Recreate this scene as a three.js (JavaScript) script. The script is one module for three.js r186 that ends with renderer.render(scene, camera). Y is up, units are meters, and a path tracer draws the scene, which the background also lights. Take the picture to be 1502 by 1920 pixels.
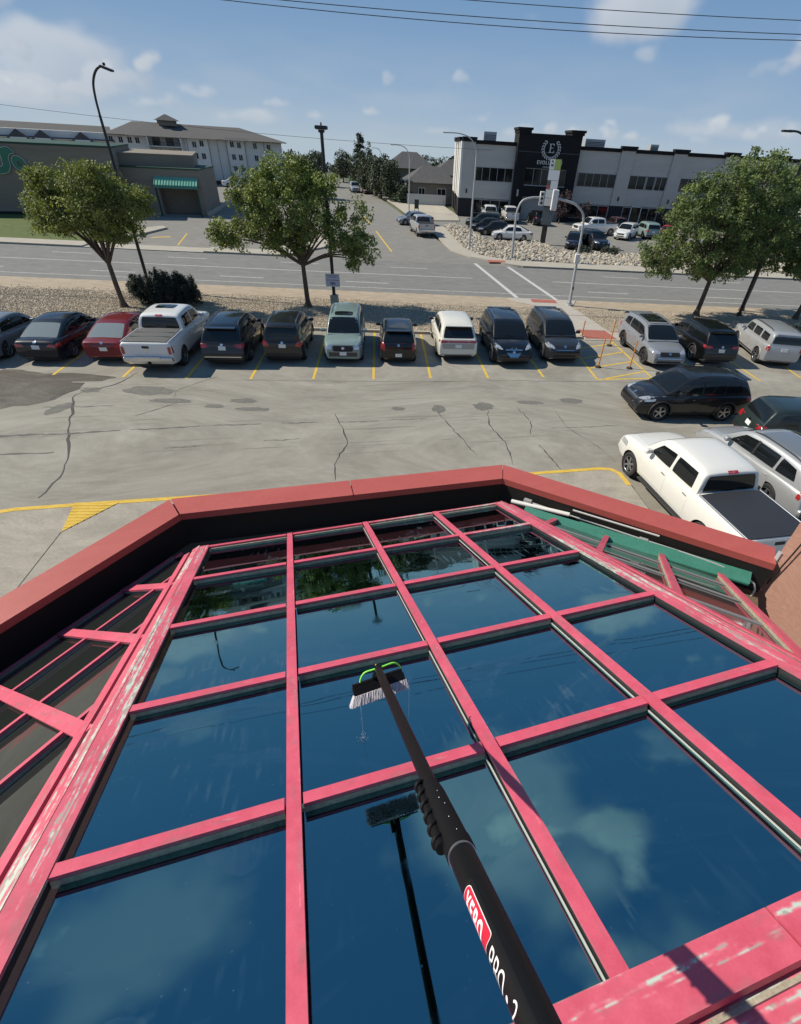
import * as THREE from 'three';
import { mergeGeometries, mergeVertices, toCreasedNormals } from 'three/addons/utils/BufferGeometryUtils.js';
import { RoundedBoxGeometry } from 'three/addons/geometries/RoundedBoxGeometry.js';
import { MarchingCubes } from 'three/addons/objects/MarchingCubes.js';
import { FontLoader } from 'three/addons/loaders/FontLoader.js';
import { TextGeometry } from 'three/addons/geometries/TextGeometry.js';
import { Brush, Evaluator, SUBTRACTION } from 'three-bvh-csg';
import { createNoise2D, createNoise3D } from 'simplex-noise';

// ------------------------------------------------------------------ camera, sky, sun, exposure
// y up, metres; x runs along the avenue, -z leads away from the building
const V3 = (x, y, z) => new THREE.Vector3(x, y, z);
const scene = new THREE.Scene();
const EYE = 8.2;
const camera = new THREE.PerspectiveCamera(2 * Math.atan(960 / 893) * 180 / Math.PI, 1632 / 1920, 0.1, 4000);
camera.setViewOffset(1632, 1920, 0, 0, 1502, 1920);           // the frame is cropped a little off the lens axis
{
  const p = 37.6 * Math.PI / 180, r = 3.4 * Math.PI / 180, a = 3.8 * Math.PI / 180;
  const fw = V3(0, -Math.sin(p), -Math.cos(p)), rt0 = V3(1, 0, 0), up0 = rt0.clone().cross(fw);
  const rt = rt0.clone().multiplyScalar(Math.cos(r)).addScaledVector(up0, Math.sin(r));
  const up = up0.clone().multiplyScalar(Math.cos(r)).addScaledVector(rt0, -Math.sin(r));
  const m = new THREE.Matrix4().makeBasis(rt, up, fw.clone().negate());
  camera.quaternion.setFromRotationMatrix(new THREE.Matrix4().makeRotationY(-a).multiply(m));
  camera.position.set(0, EYE, 0);
}
function mulberry(a) { return () => { a |= 0; a = a + 0x6D2B79F5 | 0; let t = Math.imul(a ^ a >>> 15, 1 | a); t = t + Math.imul(t ^ t >>> 7, 61 | t) ^ t; return ((t ^ t >>> 14) >>> 0) / 4294967296; }; }
const n2 = createNoise2D(mulberry(7)), n3 = createNoise3D(mulberry(11));
const fbm3 = (x, y, z, o = 4) => { let s = 0, a = .5, f = 1; for (let i = 0; i < o; i++) { s += a * n3(x * f, y * f, z * f); a *= .5; f *= 2.03; } return s; };
const fbm2 = (x, y, o = 4) => { let s = 0, a = .5, f = 1; for (let i = 0; i < o; i++) { s += a * n2(x * f, y * f); a *= .5; f *= 2.03; } return s; };
const clamp = (x, a = 0, b = 1) => Math.min(b, Math.max(a, x)), lerp = (a, b, t) => a + (b - a) * t;
const T2 = Math.PI * 2;
const smooth = (a, b, x) => { const t = clamp((x - a) / (b - a)); return t * t * (3 - 2 * t); };

const SUN = V3(-1.06, 1, -.2).normalize();
{ // clear summer sky with small cumulus: air and clouds only
  const W = 2048, H = 1024, d = new Float32Array(W * H * 4);
  // azimuth (right of -z), elevation, half width, half height in degrees, density
  const clouds = [[18.3, 8.6, 7.5, 2.3, .62], [19, 6.6, 3, .9, .35], [30.5, 6.3, 2.6, 1.5, .6], [33, 8.5, 4, 2, .5], [17.8, 1.6, 1.0, .8, .5], [23.3, 2, 1.7, .9, .6], [26.4, 2, 1.6, .9, .55], [29, 1.7, 2, .6, .5], [20, 1.4, 1.6, .5, .5],
    [-2.8, 4.4, .7, .7, .35], [4, 4.7, 1.0, .6, .3], [-30.3, 4.4, 2.2, 1.2, .6], [-22.6, 3.9, 2, 1, .7], [-26, 3, 3.4, 1.5, .6], [-22.5, 1.7, 2.3, .8, .6], [-30.9, 1.8, 3, .9, .6], [-31, 7, 2.2, 1.2, .35], [-9.4, 1.5, 1.6, .5, .4], [-4, 2.1, .8, .4, .45], [2, 1, 3, .5, .35], [9, 1.2, 2.6, .6, .4], [-15, 1.1, 3, .5, .35], [-27, 3.4, 8, 2.6, .5], [-30, 1.6, 7, 1.3, .5], [-28, 2.2, 4, 1, .6], [27, 2, 8, 1.2, .4], [-19, 2.4, 2.4, .7, .5], [12, 1.6, 1.4, .6, .5], [14.6, 1.2, 1.2, .6, .55], [31.5, 2, 2, .8, .6], [24.8, 1.3, 1.5, .5, .5], [-12.5, 2.2, 1.6, .4, .35], [6, 2, 1.6, .5, .3],
    [6, 27, 14, 7.5, .5], [-30, 24, 12, 5, .28], [3.2, 26.4, 7.5, 4.2, .95], [10.5, 30.5, 6, 3.8, .9], [8.5, 20, 6, 2.6, .55], [13, 39, 9, 3.4, .45], [-2, 31, 4, 2, .5], [22, 22, 5, 2, .3], [17, 10.8, 2, 1, .55], [-33.8, 7.4, 3.4, 2.2, .7], [-41.5, 21.5, 3.5, 2.4, .6], [25, 15, 2, 1.2, .35], [-30, 12, 5, 1.6, .25],
    [-70, 20, 14, 5, .5], [70, 22, 12, 5, .5], [120, 28, 18, 7, .5], [-130, 30, 16, 6, .5], [170, 18, 20, 6, .5], [95, 9, 14, 3, .5], [-100, 8, 12, 3, .5], [150, 8, 14, 3, .5], [-165, 9, 16, 3, .5], [55, 6, 6, 2, .5], [-55, 5, 6, 2, .5]];
  for (let j = 0; j < H; j++) {
    const el = ((j + .5) / H - .5) * Math.PI, ed = el * 180 / Math.PI, sy = Math.sin(el), e = Math.max(0, sy), c = Math.cos(el);
    const a = Math.exp(-e * 9), b = Math.exp(-e * 2.6);
    const b0 = lerp(lerp(.045, .138, b), .4, a), b1 = lerp(lerp(.13, .31, b), .49, a), b2 = lerp(lerp(.285, .575, b), .57, a);
    const row = ed > -.5 ? clouds.filter(q => Math.abs(ed - q[1]) < q[3] * 2.1) : [];
    for (let i = 0; i < W; i++) { // u = atan2(z, x) / 2pi + .5; azimuth is measured from -z
      const th = ((i + .5) / W - .5) * T2, x = Math.cos(th), z = -Math.sin(th), az = Math.atan2(x, z) * 57.29578, k = (j * W + i) * 4; let cv = 0, lit = 0;
      for (let r = 0; r < row.length; r++) {
        const Q = row[r], ca = Q[0], ce = Q[1], w = Q[2], h = Q[3]; let da = az - ca; if (da > 180) da -= 360; if (da < -180) da += 360;
        if (da > w * 1.75 || da < -w * 1.75) continue;
        const q = Math.hypot(da / w, (ed - ce) / (ed < ce ? h * .75 : h * 1.15)); if (q > 1.75) continue;
        const s = 60 / Math.max(2, w * 2.2), f = 1 - q + (ce > 12 ? 1.6 : 1.15) * fbm3(x * c * s + ca, sy * s * 1.6, z * c * s, w > 9 ? 4 : 6);
        const m = Math.min(1, Q[4] * 1.1) * (ce > 12 ? smooth(.05, 1.0, f) : smooth(.16, .74, f));
        if (m > cv + .002) { cv = m; lit = clamp(.55 + .32 * (ed - ce) / h - .25 * da / w + .25 * fbm3(x * s * 2, el * s * 2, z * s * 2, 3)); }
      }
      const haze = ed > 0 && ed < 9 ? .3 * smooth(9, 0, ed) * smooth(-.35, .6, fbm3(x * c * 5, el * 22, z * c * 5 + 9, 4)) : 0;
      d[k] = lerp(lerp(b0, .48, haze), lerp(.34, .74, lit), cv); d[k + 1] = lerp(lerp(b1, .53, haze), lerp(.4, .74, lit), cv); d[k + 2] = lerp(lerp(b2, .58, haze), lerp(.48, .74, lit), cv); d[k + 3] = 1;
    }
  }
  const sky = new THREE.DataTexture(d, W, H, THREE.RGBAFormat, THREE.FloatType);
  sky.mapping = THREE.EquirectangularReflectionMapping; sky.magFilter = THREE.LinearFilter; sky.needsUpdate = true;
  scene.background = sky; scene.environment = sky; scene.backgroundIntensity = 1; scene.environmentIntensity = 1;
}
const sun = new THREE.DirectionalLight(new THREE.Color(1, .925, .78), 5);
sun.position.copy(SUN).multiplyScalar(120).add(V3(0, 0, -40)); sun.target.position.set(0, 0, -40);
sun.castShadow = true; sun.shadow.mapSize.set(4096, 4096);
Object.assign(sun.shadow.camera, { left: -90, right: 90, top: 90, bottom: -90, near: 1, far: 300 });
scene.add(sun, sun.target);
const renderer = new THREE.WebGLRenderer({ antialias: true });
renderer.toneMapping = THREE.LinearToneMapping; renderer.toneMappingExposure = 1.06;
renderer.shadowMap.enabled = true; renderer.setSize(801, 1024);

// ------------------------------------------------------------------ helpers
const used = new Map();
function numbered(n) { const k = used.get(n) || 0; used.set(n, k + 1); return k ? `${n}_${String(k).padStart(3, '0')}` : n; }
function mesh(name, geo, mat, parent, kind) {
  const top = !parent; const m = new THREE.Mesh(Array.isArray(geo) ? merge(geo) : geo, mat);
  m.name = top ? numbered(name) : name; m.castShadow = m.receiveShadow = true; (parent || scene).add(m);
  if (kind) m.userData.kind = kind; return m;
}
function thing(name, label, category, pos = [0, 0, 0], turn = 0, group) {
  const g = new THREE.Group(); g.name = numbered(name); g.position.set(...pos); g.rotation.y = turn; scene.add(g);
  g.userData = { label, category }; if (group) g.userData.group = group; return g;
}
function tag(o, label, category, group) { Object.assign(o.userData, { label, category }); if (group) o.userData.group = group; return o; }
function struct(name, geo, mat) { return mesh(name, geo, mat, null, 'structure'); }
function merge(list) {
  list = list.map(g => { const h = g.index ? g.toNonIndexed() : g; for (const k of Object.keys(h.attributes)) if (!['position', 'normal', 'uv', 'color'].includes(k)) h.deleteAttribute(k); return h; });
  const anyUv = list.every(g => g.attributes.uv), col = list.some(g => g.attributes.color);
  for (const g of list) { if (!anyUv) g.deleteAttribute('uv'); if (!col) g.deleteAttribute('color'); g.morphAttributes = {}; }
  return list.length === 1 ? list[0] : mergeGeometries(list, false);
}
const box = (w, h, d, x = 0, y = 0, z = 0, ry = 0) => { const g = new THREE.BoxGeometry(w, h, d); if (ry) g.rotateY(ry); return g.translate(x, y, z); };
const boxB = (x0, x1, y0, y1, z0, z1) => box(x1 - x0, y1 - y0, z1 - z0, (x0 + x1) / 2, (y0 + y1) / 2, (z0 + z1) / 2);
const rbox = (w, h, d, r, x = 0, y = 0, z = 0) => new RoundedBoxGeometry(w, h, d, 2, r).translate(x, y, z);
const cyl = (r0, r1, h, x = 0, y = 0, z = 0, n = 16) => new THREE.CylinderGeometry(r1, r0, h, n).translate(x, y + h / 2, z);
function rod(a, b, r0, r1 = r0, n = 10) { const d = b.clone().sub(a), g = new THREE.CylinderGeometry(r1, r0, d.length(), n); g.applyQuaternion(new THREE.Quaternion().setFromUnitVectors(V3(0, 1, 0), d.clone().normalize())); const c = a.clone().add(b).multiplyScalar(.5); return g.translate(c.x, c.y, c.z); }
const tube = (pts, r, seg = 24, n = 8) => new THREE.TubeGeometry(new THREE.CatmullRomCurve3(pts), seg, r, n, false);
// box along a -> b; "up" is the face that looks out; y measured along up from the line
function beam(a, b, up, w, h, off = 0) {
  const x = b.clone().sub(a), L = x.length(); x.normalize(); const y = up.clone().addScaledVector(x, -up.dot(x)).normalize(), z = x.clone().cross(y);
  const g = new THREE.BoxGeometry(L, h, w); { const p = g.attributes.position, u = g.attributes.uv; for (let i = 0; i < p.count; i++) u.setXY(i, p.getX(i), p.getZ(i) + p.getY(i)); }
  g.applyMatrix4(new THREE.Matrix4().makeBasis(x, y, z)); const c = a.clone().add(b).multiplyScalar(.5).addScaledVector(y, off); return g.translate(c.x, c.y, c.z);
}
// flat polygon in plan ([x, z] corners), uv in metres
function flat(poly, y = 0, holes = []) {
  const s = new THREE.Shape(poly.map(([x, z]) => new THREE.Vector2(x, -z))); for (const h of holes) s.holes.push(new THREE.Path(h.map(([x, z]) => new THREE.Vector2(x, -z))));
  return new THREE.ShapeGeometry(s).rotateX(-Math.PI / 2).translate(0, y, 0);
}
function slab(poly, y0, y1) { const s = new THREE.Shape(poly.map(([x, z]) => new THREE.Vector2(x, -z))); return new THREE.ExtrudeGeometry(s, { depth: y1 - y0, bevelEnabled: false }).rotateX(-Math.PI / 2).translate(0, y0, 0); }
function ribbon(pts, w, y) { // flat strip along [x, z] points; w number or function of 0..1
  const pos = [], idx = [], uv = []; let s = 0;
  pts.forEach(([x, z], i) => {
    const a = pts[Math.max(0, i - 1)], b = pts[Math.min(pts.length - 1, i + 1)], L = Math.hypot(b[0] - a[0], b[1] - a[1]) || 1, nx = -(b[1] - a[1]) / L, nz = (b[0] - a[0]) / L;
    const h = (typeof w === 'function' ? w(i / (pts.length - 1)) : w) / 2; if (i) s += Math.hypot(x - pts[i - 1][0], z - pts[i - 1][1]);
    pos.push(x + nx * h, y, z + nz * h, x - nx * h, y, z - nz * h); uv.push(s, h, s, -h); if (i) { const k = i * 2; idx.push(k - 2, k, k - 1, k - 1, k, k + 1); }
  });
  const g = new THREE.BufferGeometry(); g.setAttribute('position', new THREE.Float32BufferAttribute(pos, 3)); g.setAttribute('uv', new THREE.Float32BufferAttribute(uv, 2)); g.setIndex(idx); g.computeVertexNormals();
  const nn = g.attributes.normal; for (let i = 0; i < nn.count; i++) nn.setXYZ(i, 0, 1, 0); return g;
}
function tex(size, metres, fn, srgb = true) { // tiling texture, fn(u, v) -> [r, g, b] 0..1 sRGB; u, v wrap on a torus
  const d = new Uint8Array(size * size * 4);
  for (let j = 0; j < size; j++) for (let i = 0; i < size; i++) { const c = fn(i / size, j / size); const k = (j * size + i) * 4; for (let q = 0; q < 3; q++) d[k + q] = clamp(c[q]) * 255; d[k + 3] = 255; }
  const t = new THREE.DataTexture(d, size, size); t.wrapS = t.wrapT = THREE.RepeatWrapping; t.magFilter = t.minFilter = THREE.LinearFilter; if (srgb) t.colorSpace = THREE.SRGBColorSpace; t.repeat.set(1 / metres, 1 / metres); t.needsUpdate = true; return t;
}
// periodic noise
const per = (u, v, f, o = 3, s = 0) => { let r = 0, a = .5; for (let i = 0; i < o; i++) { const F = f * 2 ** i / T2; r += a * fbm3(Math.cos(u * T2) * F + s, Math.sin(u * T2) * F + 3.1 * Math.cos(v * T2) * F, Math.sin(v * T2) * F + s * 1.7, 1) * 2; a *= .5; } return r; };
const std = (c, rough = .8, o = {}) => new THREE.MeshStandardMaterial({ color: Array.isArray(c) ? new THREE.Color().setRGB(...c) : c, roughness: rough, ...o });
const phys = (c, o = {}) => new THREE.MeshPhysicalMaterial({ color: Array.isArray(c) ? new THREE.Color().setRGB(...c) : c, ...o });
function grainy(c, size, metres, amp, f, o = {}, seed = 0) { // colour (linear) with fine and coarse grain
  const base = new THREE.Color().setRGB(...c).convertLinearToSRGB(), rnd = mulberry(seed + 5);
  const m = std([1, 1, 1], .92, o);
  m.map = tex(size, metres, (u, v) => { const g = per(u, v, f, 4, seed) * amp + per(u, v, f * 9, 2, seed + 4) * amp * .6 + (rnd() - .5) * amp * 1.1; return [base.r + g, base.g + g, base.b + g * .95]; });
  return m;
}

// ------------------------------------------------------------------ materials
const M = {
  lot: null, road: grainy([.19, .187, .178], 512, 6, .045, 5, { roughness: .95 }, 3), street: grainy([.215, .205, .185], 320, 7, .05, 5, {}, 4),
  walk: grainy([.40, .365, .305], 320, 4, .05, 4, {}, 5), dirt: grainy([.37, .3, .22], 320, 5, .07, 5, {}, 6), gravelBed: grainy([.37, .31, .235], 320, 3, .12, 10, {}, 7),
  grass: grainy([.085, .115, .025], 320, 4, .08, 8, {}, 8), field: grainy([.1, .115, .06], 256, 60, .06, 6, {}, 9),
  yellow: grainy([.62, .41, .06], 256, 2, .07, 7, { roughness: .85 }, 10), white: grainy([.5, .5, .48], 256, 2, .08, 7, {}, 12),
  red: grainy([.36, .115, .085], 256, 1.5, .06, 6, {}, 13),
  black: std([.014, .014, .015], .6), dark: std([.03, .03, .032], .55), rubber: std([.022, .022, .023], .85), chrome: std([.62, .63, .64], .18, { metalness: 1 }), alloy: std([.42, .43, .45], .32, { metalness: .9 }),
  steel: std([.34, .36, .37], .5, { metalness: .55 }), galv: grainy([.42, .44, .45], 128, 1, .04, 5, { metalness: .3, roughness: .6 }, 15),
  glassCar: phys([.008, .01, .011], { roughness: .025, ior: 1.52 }), glassWin: phys([.01, .012, .014], { roughness: .05, ior: 1.4 }),
  plate: std([.72, .72, .7], .5), lampRed: phys([.34, .015, .02], { roughness: .15, clearcoat: 1 }), lampClear: phys([.55, .57, .6], { roughness: .08, metalness: .5, clearcoat: 1 }),
  bark: grainy([.1, .078, .058], 128, 1, .09, 9, {}, 16), clearLamp: std([.6, .6, .58], .4),
};
{ // worn parking-lot paving: pale, streaked, with a fine aggregate
  const rnd = mulberry(31), b = new THREE.Color().setRGB(.275, .257, .219).convertLinearToSRGB();
  M.lot = std([1, 1, 1], .93);
  M.lot.map = tex(1024, 14, (u, v) => { const g = per(u, v, 4, 4, 2) * .05 + per(u, v, 22, 3, 5) * .04 + per(u, v * 1, 3, 2, 9) * .03 + (rnd() - .5) * .05; const s = .03 * Math.sin(v * T2 * 6 + 2 * per(u, v, 3, 2, 1)) * per(u, v, 6, 2, 3); return [b.r + g + s, b.g + g + s, b.b + g + s]; });
}
// the skylight's paint: rose over an older mint coat, worn through along some bars
function paint(base, wear, seed) {
  const rnd = mulberry(seed), a = new THREE.Color().setRGB(...base).convertLinearToSRGB(), mint = new THREE.Color().setRGB(.5, .58, .5).convertLinearToSRGB(), grey = new THREE.Color().setRGB(.36, .34, .3).convertLinearToSRGB();
  const m = std([1, 1, 1], .55), along = (u, v, f, w, s) => fbm3(Math.cos(u * T2) * f + s, Math.sin(u * T2) * f, v * w + s, 4);
  m.map = tex(640, 3.2, (u, v) => {
    const g = per(u, v, 5, 3, seed) * .05 + per(u, v, 40, 2, seed + 1) * .035 + (rnd() - .5) * .025, dull = .08 * smooth(.1, .5, along(u, v, 2, 30, seed + 9));
    const w = along(u, v, .42, 100, seed + 2) + .32 * along(u, v, 7, 200, seed + 3) + .35 * along(u, v, .6, 6, seed + 6), t = smooth(wear, wear + .07, w), c = along(u, v, 4, 60, seed + 7) > -.05 ? mint : grey;
    const f = .12 * smooth(wear - .14, wear, w); // faded rim round the worn places
    return [lerp(a.r + g - dull + f * .3, c.r, t), lerp(a.g + g + dull * .4 + f, c.g, t), lerp(a.b + g + f * .8, c.b, t)];
  });
  return m;
}
const PINK = paint([.62, .095, .15], .66, 41), PINKW = paint([.58, .1, .15], .24, 43), PINKM = paint([.6, .095, .145], .44, 53), CORAL = grainy([.43, .095, .08], 256, 3, .02, 4, { roughness: .5 }, 45);
const SALMON = grainy([.37, .205, .155], 256, 1, .045, 12, { roughness: .9 }, 46), MEMBRANE = grainy([.007, .007, .0065], 256, 1, .012, 8, { roughness: .8 }, 47), GUTTER = grainy([.13, .095, .06], 256, .8, .06, 8, {}, 48);
const CAULK = grainy([.36, .315, .24], 128, .6, .08, 9, {}, 49), TEAL = grainy([.045, .2, .15], 128, 1.5, .03, 4, { roughness: .45 }, 50), SEAL = std([.5, .5, .46], .8);
// solar-coated glazing: a dark mirror with a blue-green cast
const GLAZE = phys([1, 1, 1], { metalness: 1, roughness: .025 });
let GLAZE_DUSTY;
{ // dried drips, dust and brush marks dull the mirror here and there; the sheets are slightly wavy
  const gb = new THREE.Color().setRGB(.145, .32, .36).convertLinearToSRGB(), dc = new THREE.Color().setRGB(.42, .48, .47).convertLinearToSRGB(), rr = mulberry(8), N = 640, dirt = new Float32Array(N * N);
  // dried runs, wiped patches with an edge, specks
  for (let j = 0; j < N; j++) for (let i = 0; i < N; i++) { const u = i / N, v = j / N, run = smooth(.1, .5, fbm3(u * 60, Math.cos(v * T2) * 1.3, Math.sin(v * T2) * 1.3, 3)) * smooth(-.1, .4, per(u, v, 3, 3, 21)), p1 = per(u, v, 4, 4, 31), p2 = per(u, v, 6, 3, 37), wipe = (smooth(.2, .24, p1) * (.55 + .45 * smooth(.5, .2, p1)) + smooth(.3, .33, p2) * .6) * (.6 + .4 * per(u, v, 30, 2, 5)); dirt[j * N + i] = clamp(run * .5 + wipe * .42 + (rr() > .9992 ? 1 : 0)); }
  const dAt = (u, v) => dirt[Math.floor(v * N) * N + Math.floor(u * N)];
  const col = k0 => tex(N, 3.1, (u, v) => { const k = clamp(dAt(u, v) * k0); return [lerp(gb.r, dc.r, k), lerp(gb.g, dc.g, k), lerp(gb.b, dc.b, k)]; }), ro = tex(N, 3.1, (u, v) => { const k = clamp(.05 + dAt(u, v) * .8); return [k, k, k]; }, false);
  GLAZE.roughness = .3; GLAZE.roughnessMap = ro; GLAZE.map = col(.42);
  GLAZE.bumpMap = tex(256, 2.3, (u, v) => { const k = .5 + .5 * per(u, v, 3, 2, 12); return [k, k, k]; }, false); GLAZE.bumpScale = .0006;
  GLAZE_DUSTY = GLAZE.clone(); GLAZE_DUSTY.map = col(.75); GLAZE_DUSTY.roughness = .4;
}
const GLAZE2 = phys([.02, .024, .022], { roughness: .025, ior: 1.65 }), GLAZE3 = phys([.06, .05, .048], { roughness: .05, ior: 1.8 });

// ------------------------------------------------------------------ ground, roads and pavements
const jit = mulberry(99);
const groundY = z => z > -150 ? -.16 : -.16 - 15 * ((-150 - z) / 300) ** 1.4;   // the land falls away to the valley
{
  const zs = [40, 0, -50, -100, -150, -165, -180, -200, -230, -270, -320, -380, -460, -560, -700, -900, -1300, -1900, -2600], xs = [-2200, -600, -200, 0, 200, 600, 2200], pos = [], uv = [], idx = [];
  zs.forEach(z => xs.forEach(x => { pos.push(x, groundY(z), z); uv.push(x, z); }));
  for (let j = 0; j < zs.length - 1; j++) for (let i = 0; i < xs.length - 1; i++) { const a = j * xs.length + i, b = a + 1, c = a + xs.length, d = c + 1; idx.push(a, b, c, b, d, c); }
  const g = new THREE.BufferGeometry(); g.setAttribute('position', new THREE.Float32BufferAttribute(pos, 3)); g.setAttribute('uv', new THREE.Float32BufferAttribute(uv, 2)); g.setIndex(idx); g.computeVertexNormals(); struct('ground', g, M.field);
}
const lotEdge = x => -26.45 - .019 * (x - 0);
const lot = struct('parking_lot', flat([[-70, 30], [70, 30], [70, lotEdge(70)], [-70, lotEdge(-70)]], 0), M.lot);
struct('verge', flat([[-150, -26], [150, -26], [150, -35.2], [-150, -35.2]], -.012), M.gravelBed);
struct('dirt_verge', flat([[-150, -32.4], [-60, -32.9], [-30, -32.2], [-10, -33], [4, -32.6], [20, -33.4], [150, -33], [150, -35.25], [-150, -35.25]], -.002), M.dirt);
struct('avenue', flat([[-220, -35.2], [220, -35.2], [220, -46.1], [-220, -46.1]], -.02), M.road);
const stx = z => -2.18 - .2 * (-50.7 - z) - (z < -95 ? .0012 * (z + 95) ** 2 : 0);           // centre line of the side street
const sideL = [], sideR = []; for (let z = -46.1; z > -200; z -= 6) { const f = Math.max(0, 1 - (-46 - z) / 9); sideR.push([stx(z) + 6.3 + 4.2 * f * f, z]); sideL.push([stx(z) - 4.8 - 5 * f * f, z]); }
struct('side_street', flat([...sideR, ...sideL.reverse()], -.015), M.street);
sideL.reverse();
{ // far pavement, lawns and yards beyond the avenue
  const kerb = mesh.bind(null);
  struct('pavement', slab([[-220, -46.25], [-28, -46.25], [-28, -48.3], [-220, -48.3]], -.05, .1), M.walk);
  struct('pavement', slab([[-18, -46.25], [sideL[0][0] - .2, -46.25], [sideL[1][0] - .2, sideL[1][1]], [sideL[3][0] - .2, sideL[3][1]], [sideL[3][0] - 2.2, sideL[3][1]], [-12.5, -48.4], [-18, -48.3]], -.05, .1), M.walk);
  struct('lawn', flat([[-220, -48.3], [-27.6, -48.3], [-27.2, -53], [-27.8, -57], [-33, -64], [-220, -64]], .07), M.grass);
  struct('yard', flat([[-34, -47], [-12, -47], [-14, -60], [-17, -80], [-24, -130], [-80, -130], [-80, -64], [-33, -64]], -.008), M.street);
  struct('driveway_apron', slab([[-28, -46.25], [-18, -46.25], [-18, -48.3], [-28, -48.3]], -.06, .012), M.walk);
  struct('kerb', slab([[-27.2, -49], [-26.7, -49.2], [-25.6, -57.7], [-26.4, -58.6], [-27.4, -57]], 0, .15), M.walk);
  const rp = sideR.filter(([, z]) => z < -48);
  struct('pavement', slab([[220, -46.25], [sideR[0][0] + .4, -46.25], [sideR[0][0] - 1.2, -47.2], [5.2, -49.6], [3.6, -52.5], [3.0, -56.5], [2.2, -63], [1.7, -68], [3.6, -69.6], [4.1, -62], [4.9, -54.5], [6.0, -51], [8.6, -48.7], [220, -48.5]], -.05, .1), M.walk);
  struct('pavement', slab([[.4, -74.5], [6, -76.2], [6.2, -82], [4.6, -96], [-3.4, -97], [-12, -140], [-14, -140], [-3.6, -93.5], [-.9, -79]], -.05, .1), M.walk);
  struct('lawn', flat([[-3.4, -97], [2, -97], [-5, -140], [-12, -140]], .06), M.grass);
  struct('lawn', flat([[sideL[8][0] - .3, sideL[8][1]], [-24, -100], [-44, -170], [sideL[20][0] - 1, sideL[20][1]]], .05), M.grass);
  struct('neighbour_lot', flat([[1.4, -69.3], [4.2, -69.6], [8.4, -59.4], [14, -55.3], [120, -56.6], [120, -83], [6, -83], [5.8, -76], [.3, -74.6]], -.006), M.street);
}
// side pavement in front of our building, with its yellow kerb
const kerbLine = [[-13.6, -8.6], [-12.4, -9.65], [-11.5, -10.12], [-10.5, -10.46], [-8.9, -10.74], [-4, -11.5], [0, -12.15], [3.85, -12.8], [6.2, -13.2], [6.62, -13.16], [6.86, -12.9], [6.94, -12.2], [7.06, -10.4], [7.3, -7], [7.5, -3]].map(([x, z]) => [x * .984, z * .984]);
struct('footpath', slab([[-13.7, 4], ...kerbLine, [7.5, 4]].map(([x, z]) => [x, z]), -.03, .128), grainy([.33, .3, .25], 512, 5, .07, 5, {}, 61));
{
  const inner = (d) => kerbLine.map(([x, z], i) => { const a = kerbLine[Math.max(0, i - 1)], b = kerbLine[Math.min(kerbLine.length - 1, i + 1)], L = Math.hypot(b[0] - a[0], b[1] - a[1]); return [x - (b[1] - a[1]) / L * d, z + (b[0] - a[0]) / L * d]; });
  const o = inner(-.012), n = inner(.14);
  tag(mesh('yellow_kerb', slab([...o.slice(2, 12), ...n.slice(2, 12).reverse()], 0, .136), M.yellow), 'yellow painted kerb edging the footpath below the parapet', 'kerb');
  // expansion joints of the path
  const j = []; for (const k of [-10.4, -8.67, -5, -1, 3, 5.2]) j.push(ribbon([[k, -9.3 - (k + 9) * .17], [k + .35, -5]], .02, .132));
  mesh('path_joint', j, M.dark, null, 'structure');
  const r = thing('tactile_ramp', 'triangular yellow kerb ramp with raised ribs left of the parapet', 'ramp', [0, 0, 0]);
  const A = [-9.0, -10.56], B = [-7.86, -10.62], Cc = [-8.66, -9.36];
  mesh('ramp_panel', slab([A, B, Cc], .129, .141), M.yellow, r);
  for (let k = 1; k < 9; k++) { const t = k / 9.4; mesh('rib', ribbonBar([lerp(A[0], Cc[0], t), lerp(A[1], Cc[1], t)], [lerp(B[0], Cc[0], t), lerp(B[1], Cc[1], t)], .05, .139, .149), M.yellow, r); }
}
function ribbonBar(a, b, w, y0, y1) { return beam(V3(a[0], (y0 + y1) / 2, a[1]), V3(b[0], (y0 + y1) / 2, b[1]), V3(0, 1, 0), w, y1 - y0); }
// lot kerb against the gravel strip
for (const [x0, x1] of [[-60, 9.4], [11.75, 60]]) {
  const k = struct('lot_kerb', slab([[x0, lotEdge(x0)], [x1, lotEdge(x1)], [x1, lotEdge(x1) - .2], [x0, lotEdge(x0) - .2]], -.02, .13), M.walk);
}
{ // path through the strip to the crossing
  const p = grainy([.42, .38, .33], 256, 3, .04, 5, {}, 66);
  struct('crossing_path', slab([[6.55, -35.15], [11.3, -35.1], [10.9, -34.1], [10.5, -33.4], [11.7, -26.55], [9.5, -26.5], [8.1, -33.3], [6.7, -34.2]], -.02, .03), p);
  struct('side_walk_slab', slab([[11.7, -26.68], [14.4, -26.74], [14.4, -28.0], [11.5, -28.0]], -.02, .035), p);
  for (const [name, poly, lab] of [['a', [[8.05, -34.95], [9.75, -34.95], [9.75, -34.15], [8.05, -34.15]], 'red tactile paving pad at the near end of the crosswalk'], ['b', [[9.62, -28.3], [11.2, -28.3], [11.4, -26.75], [9.62, -26.7]], 'red tactile paving pad beside the hatched parking bay'], ['c', [[6.6, -48.3], [8.2, -48.3], [8.2, -47.5], [6.6, -47.2]], 'red tactile paving pad on the far corner by the signal pole']]) {
    const y = name === 'c' ? .1 : .03; tag(mesh('tactile_pad', slab(poly, y - .01, y + .012), M.red), lab, 'paving');
  }
}
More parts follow.
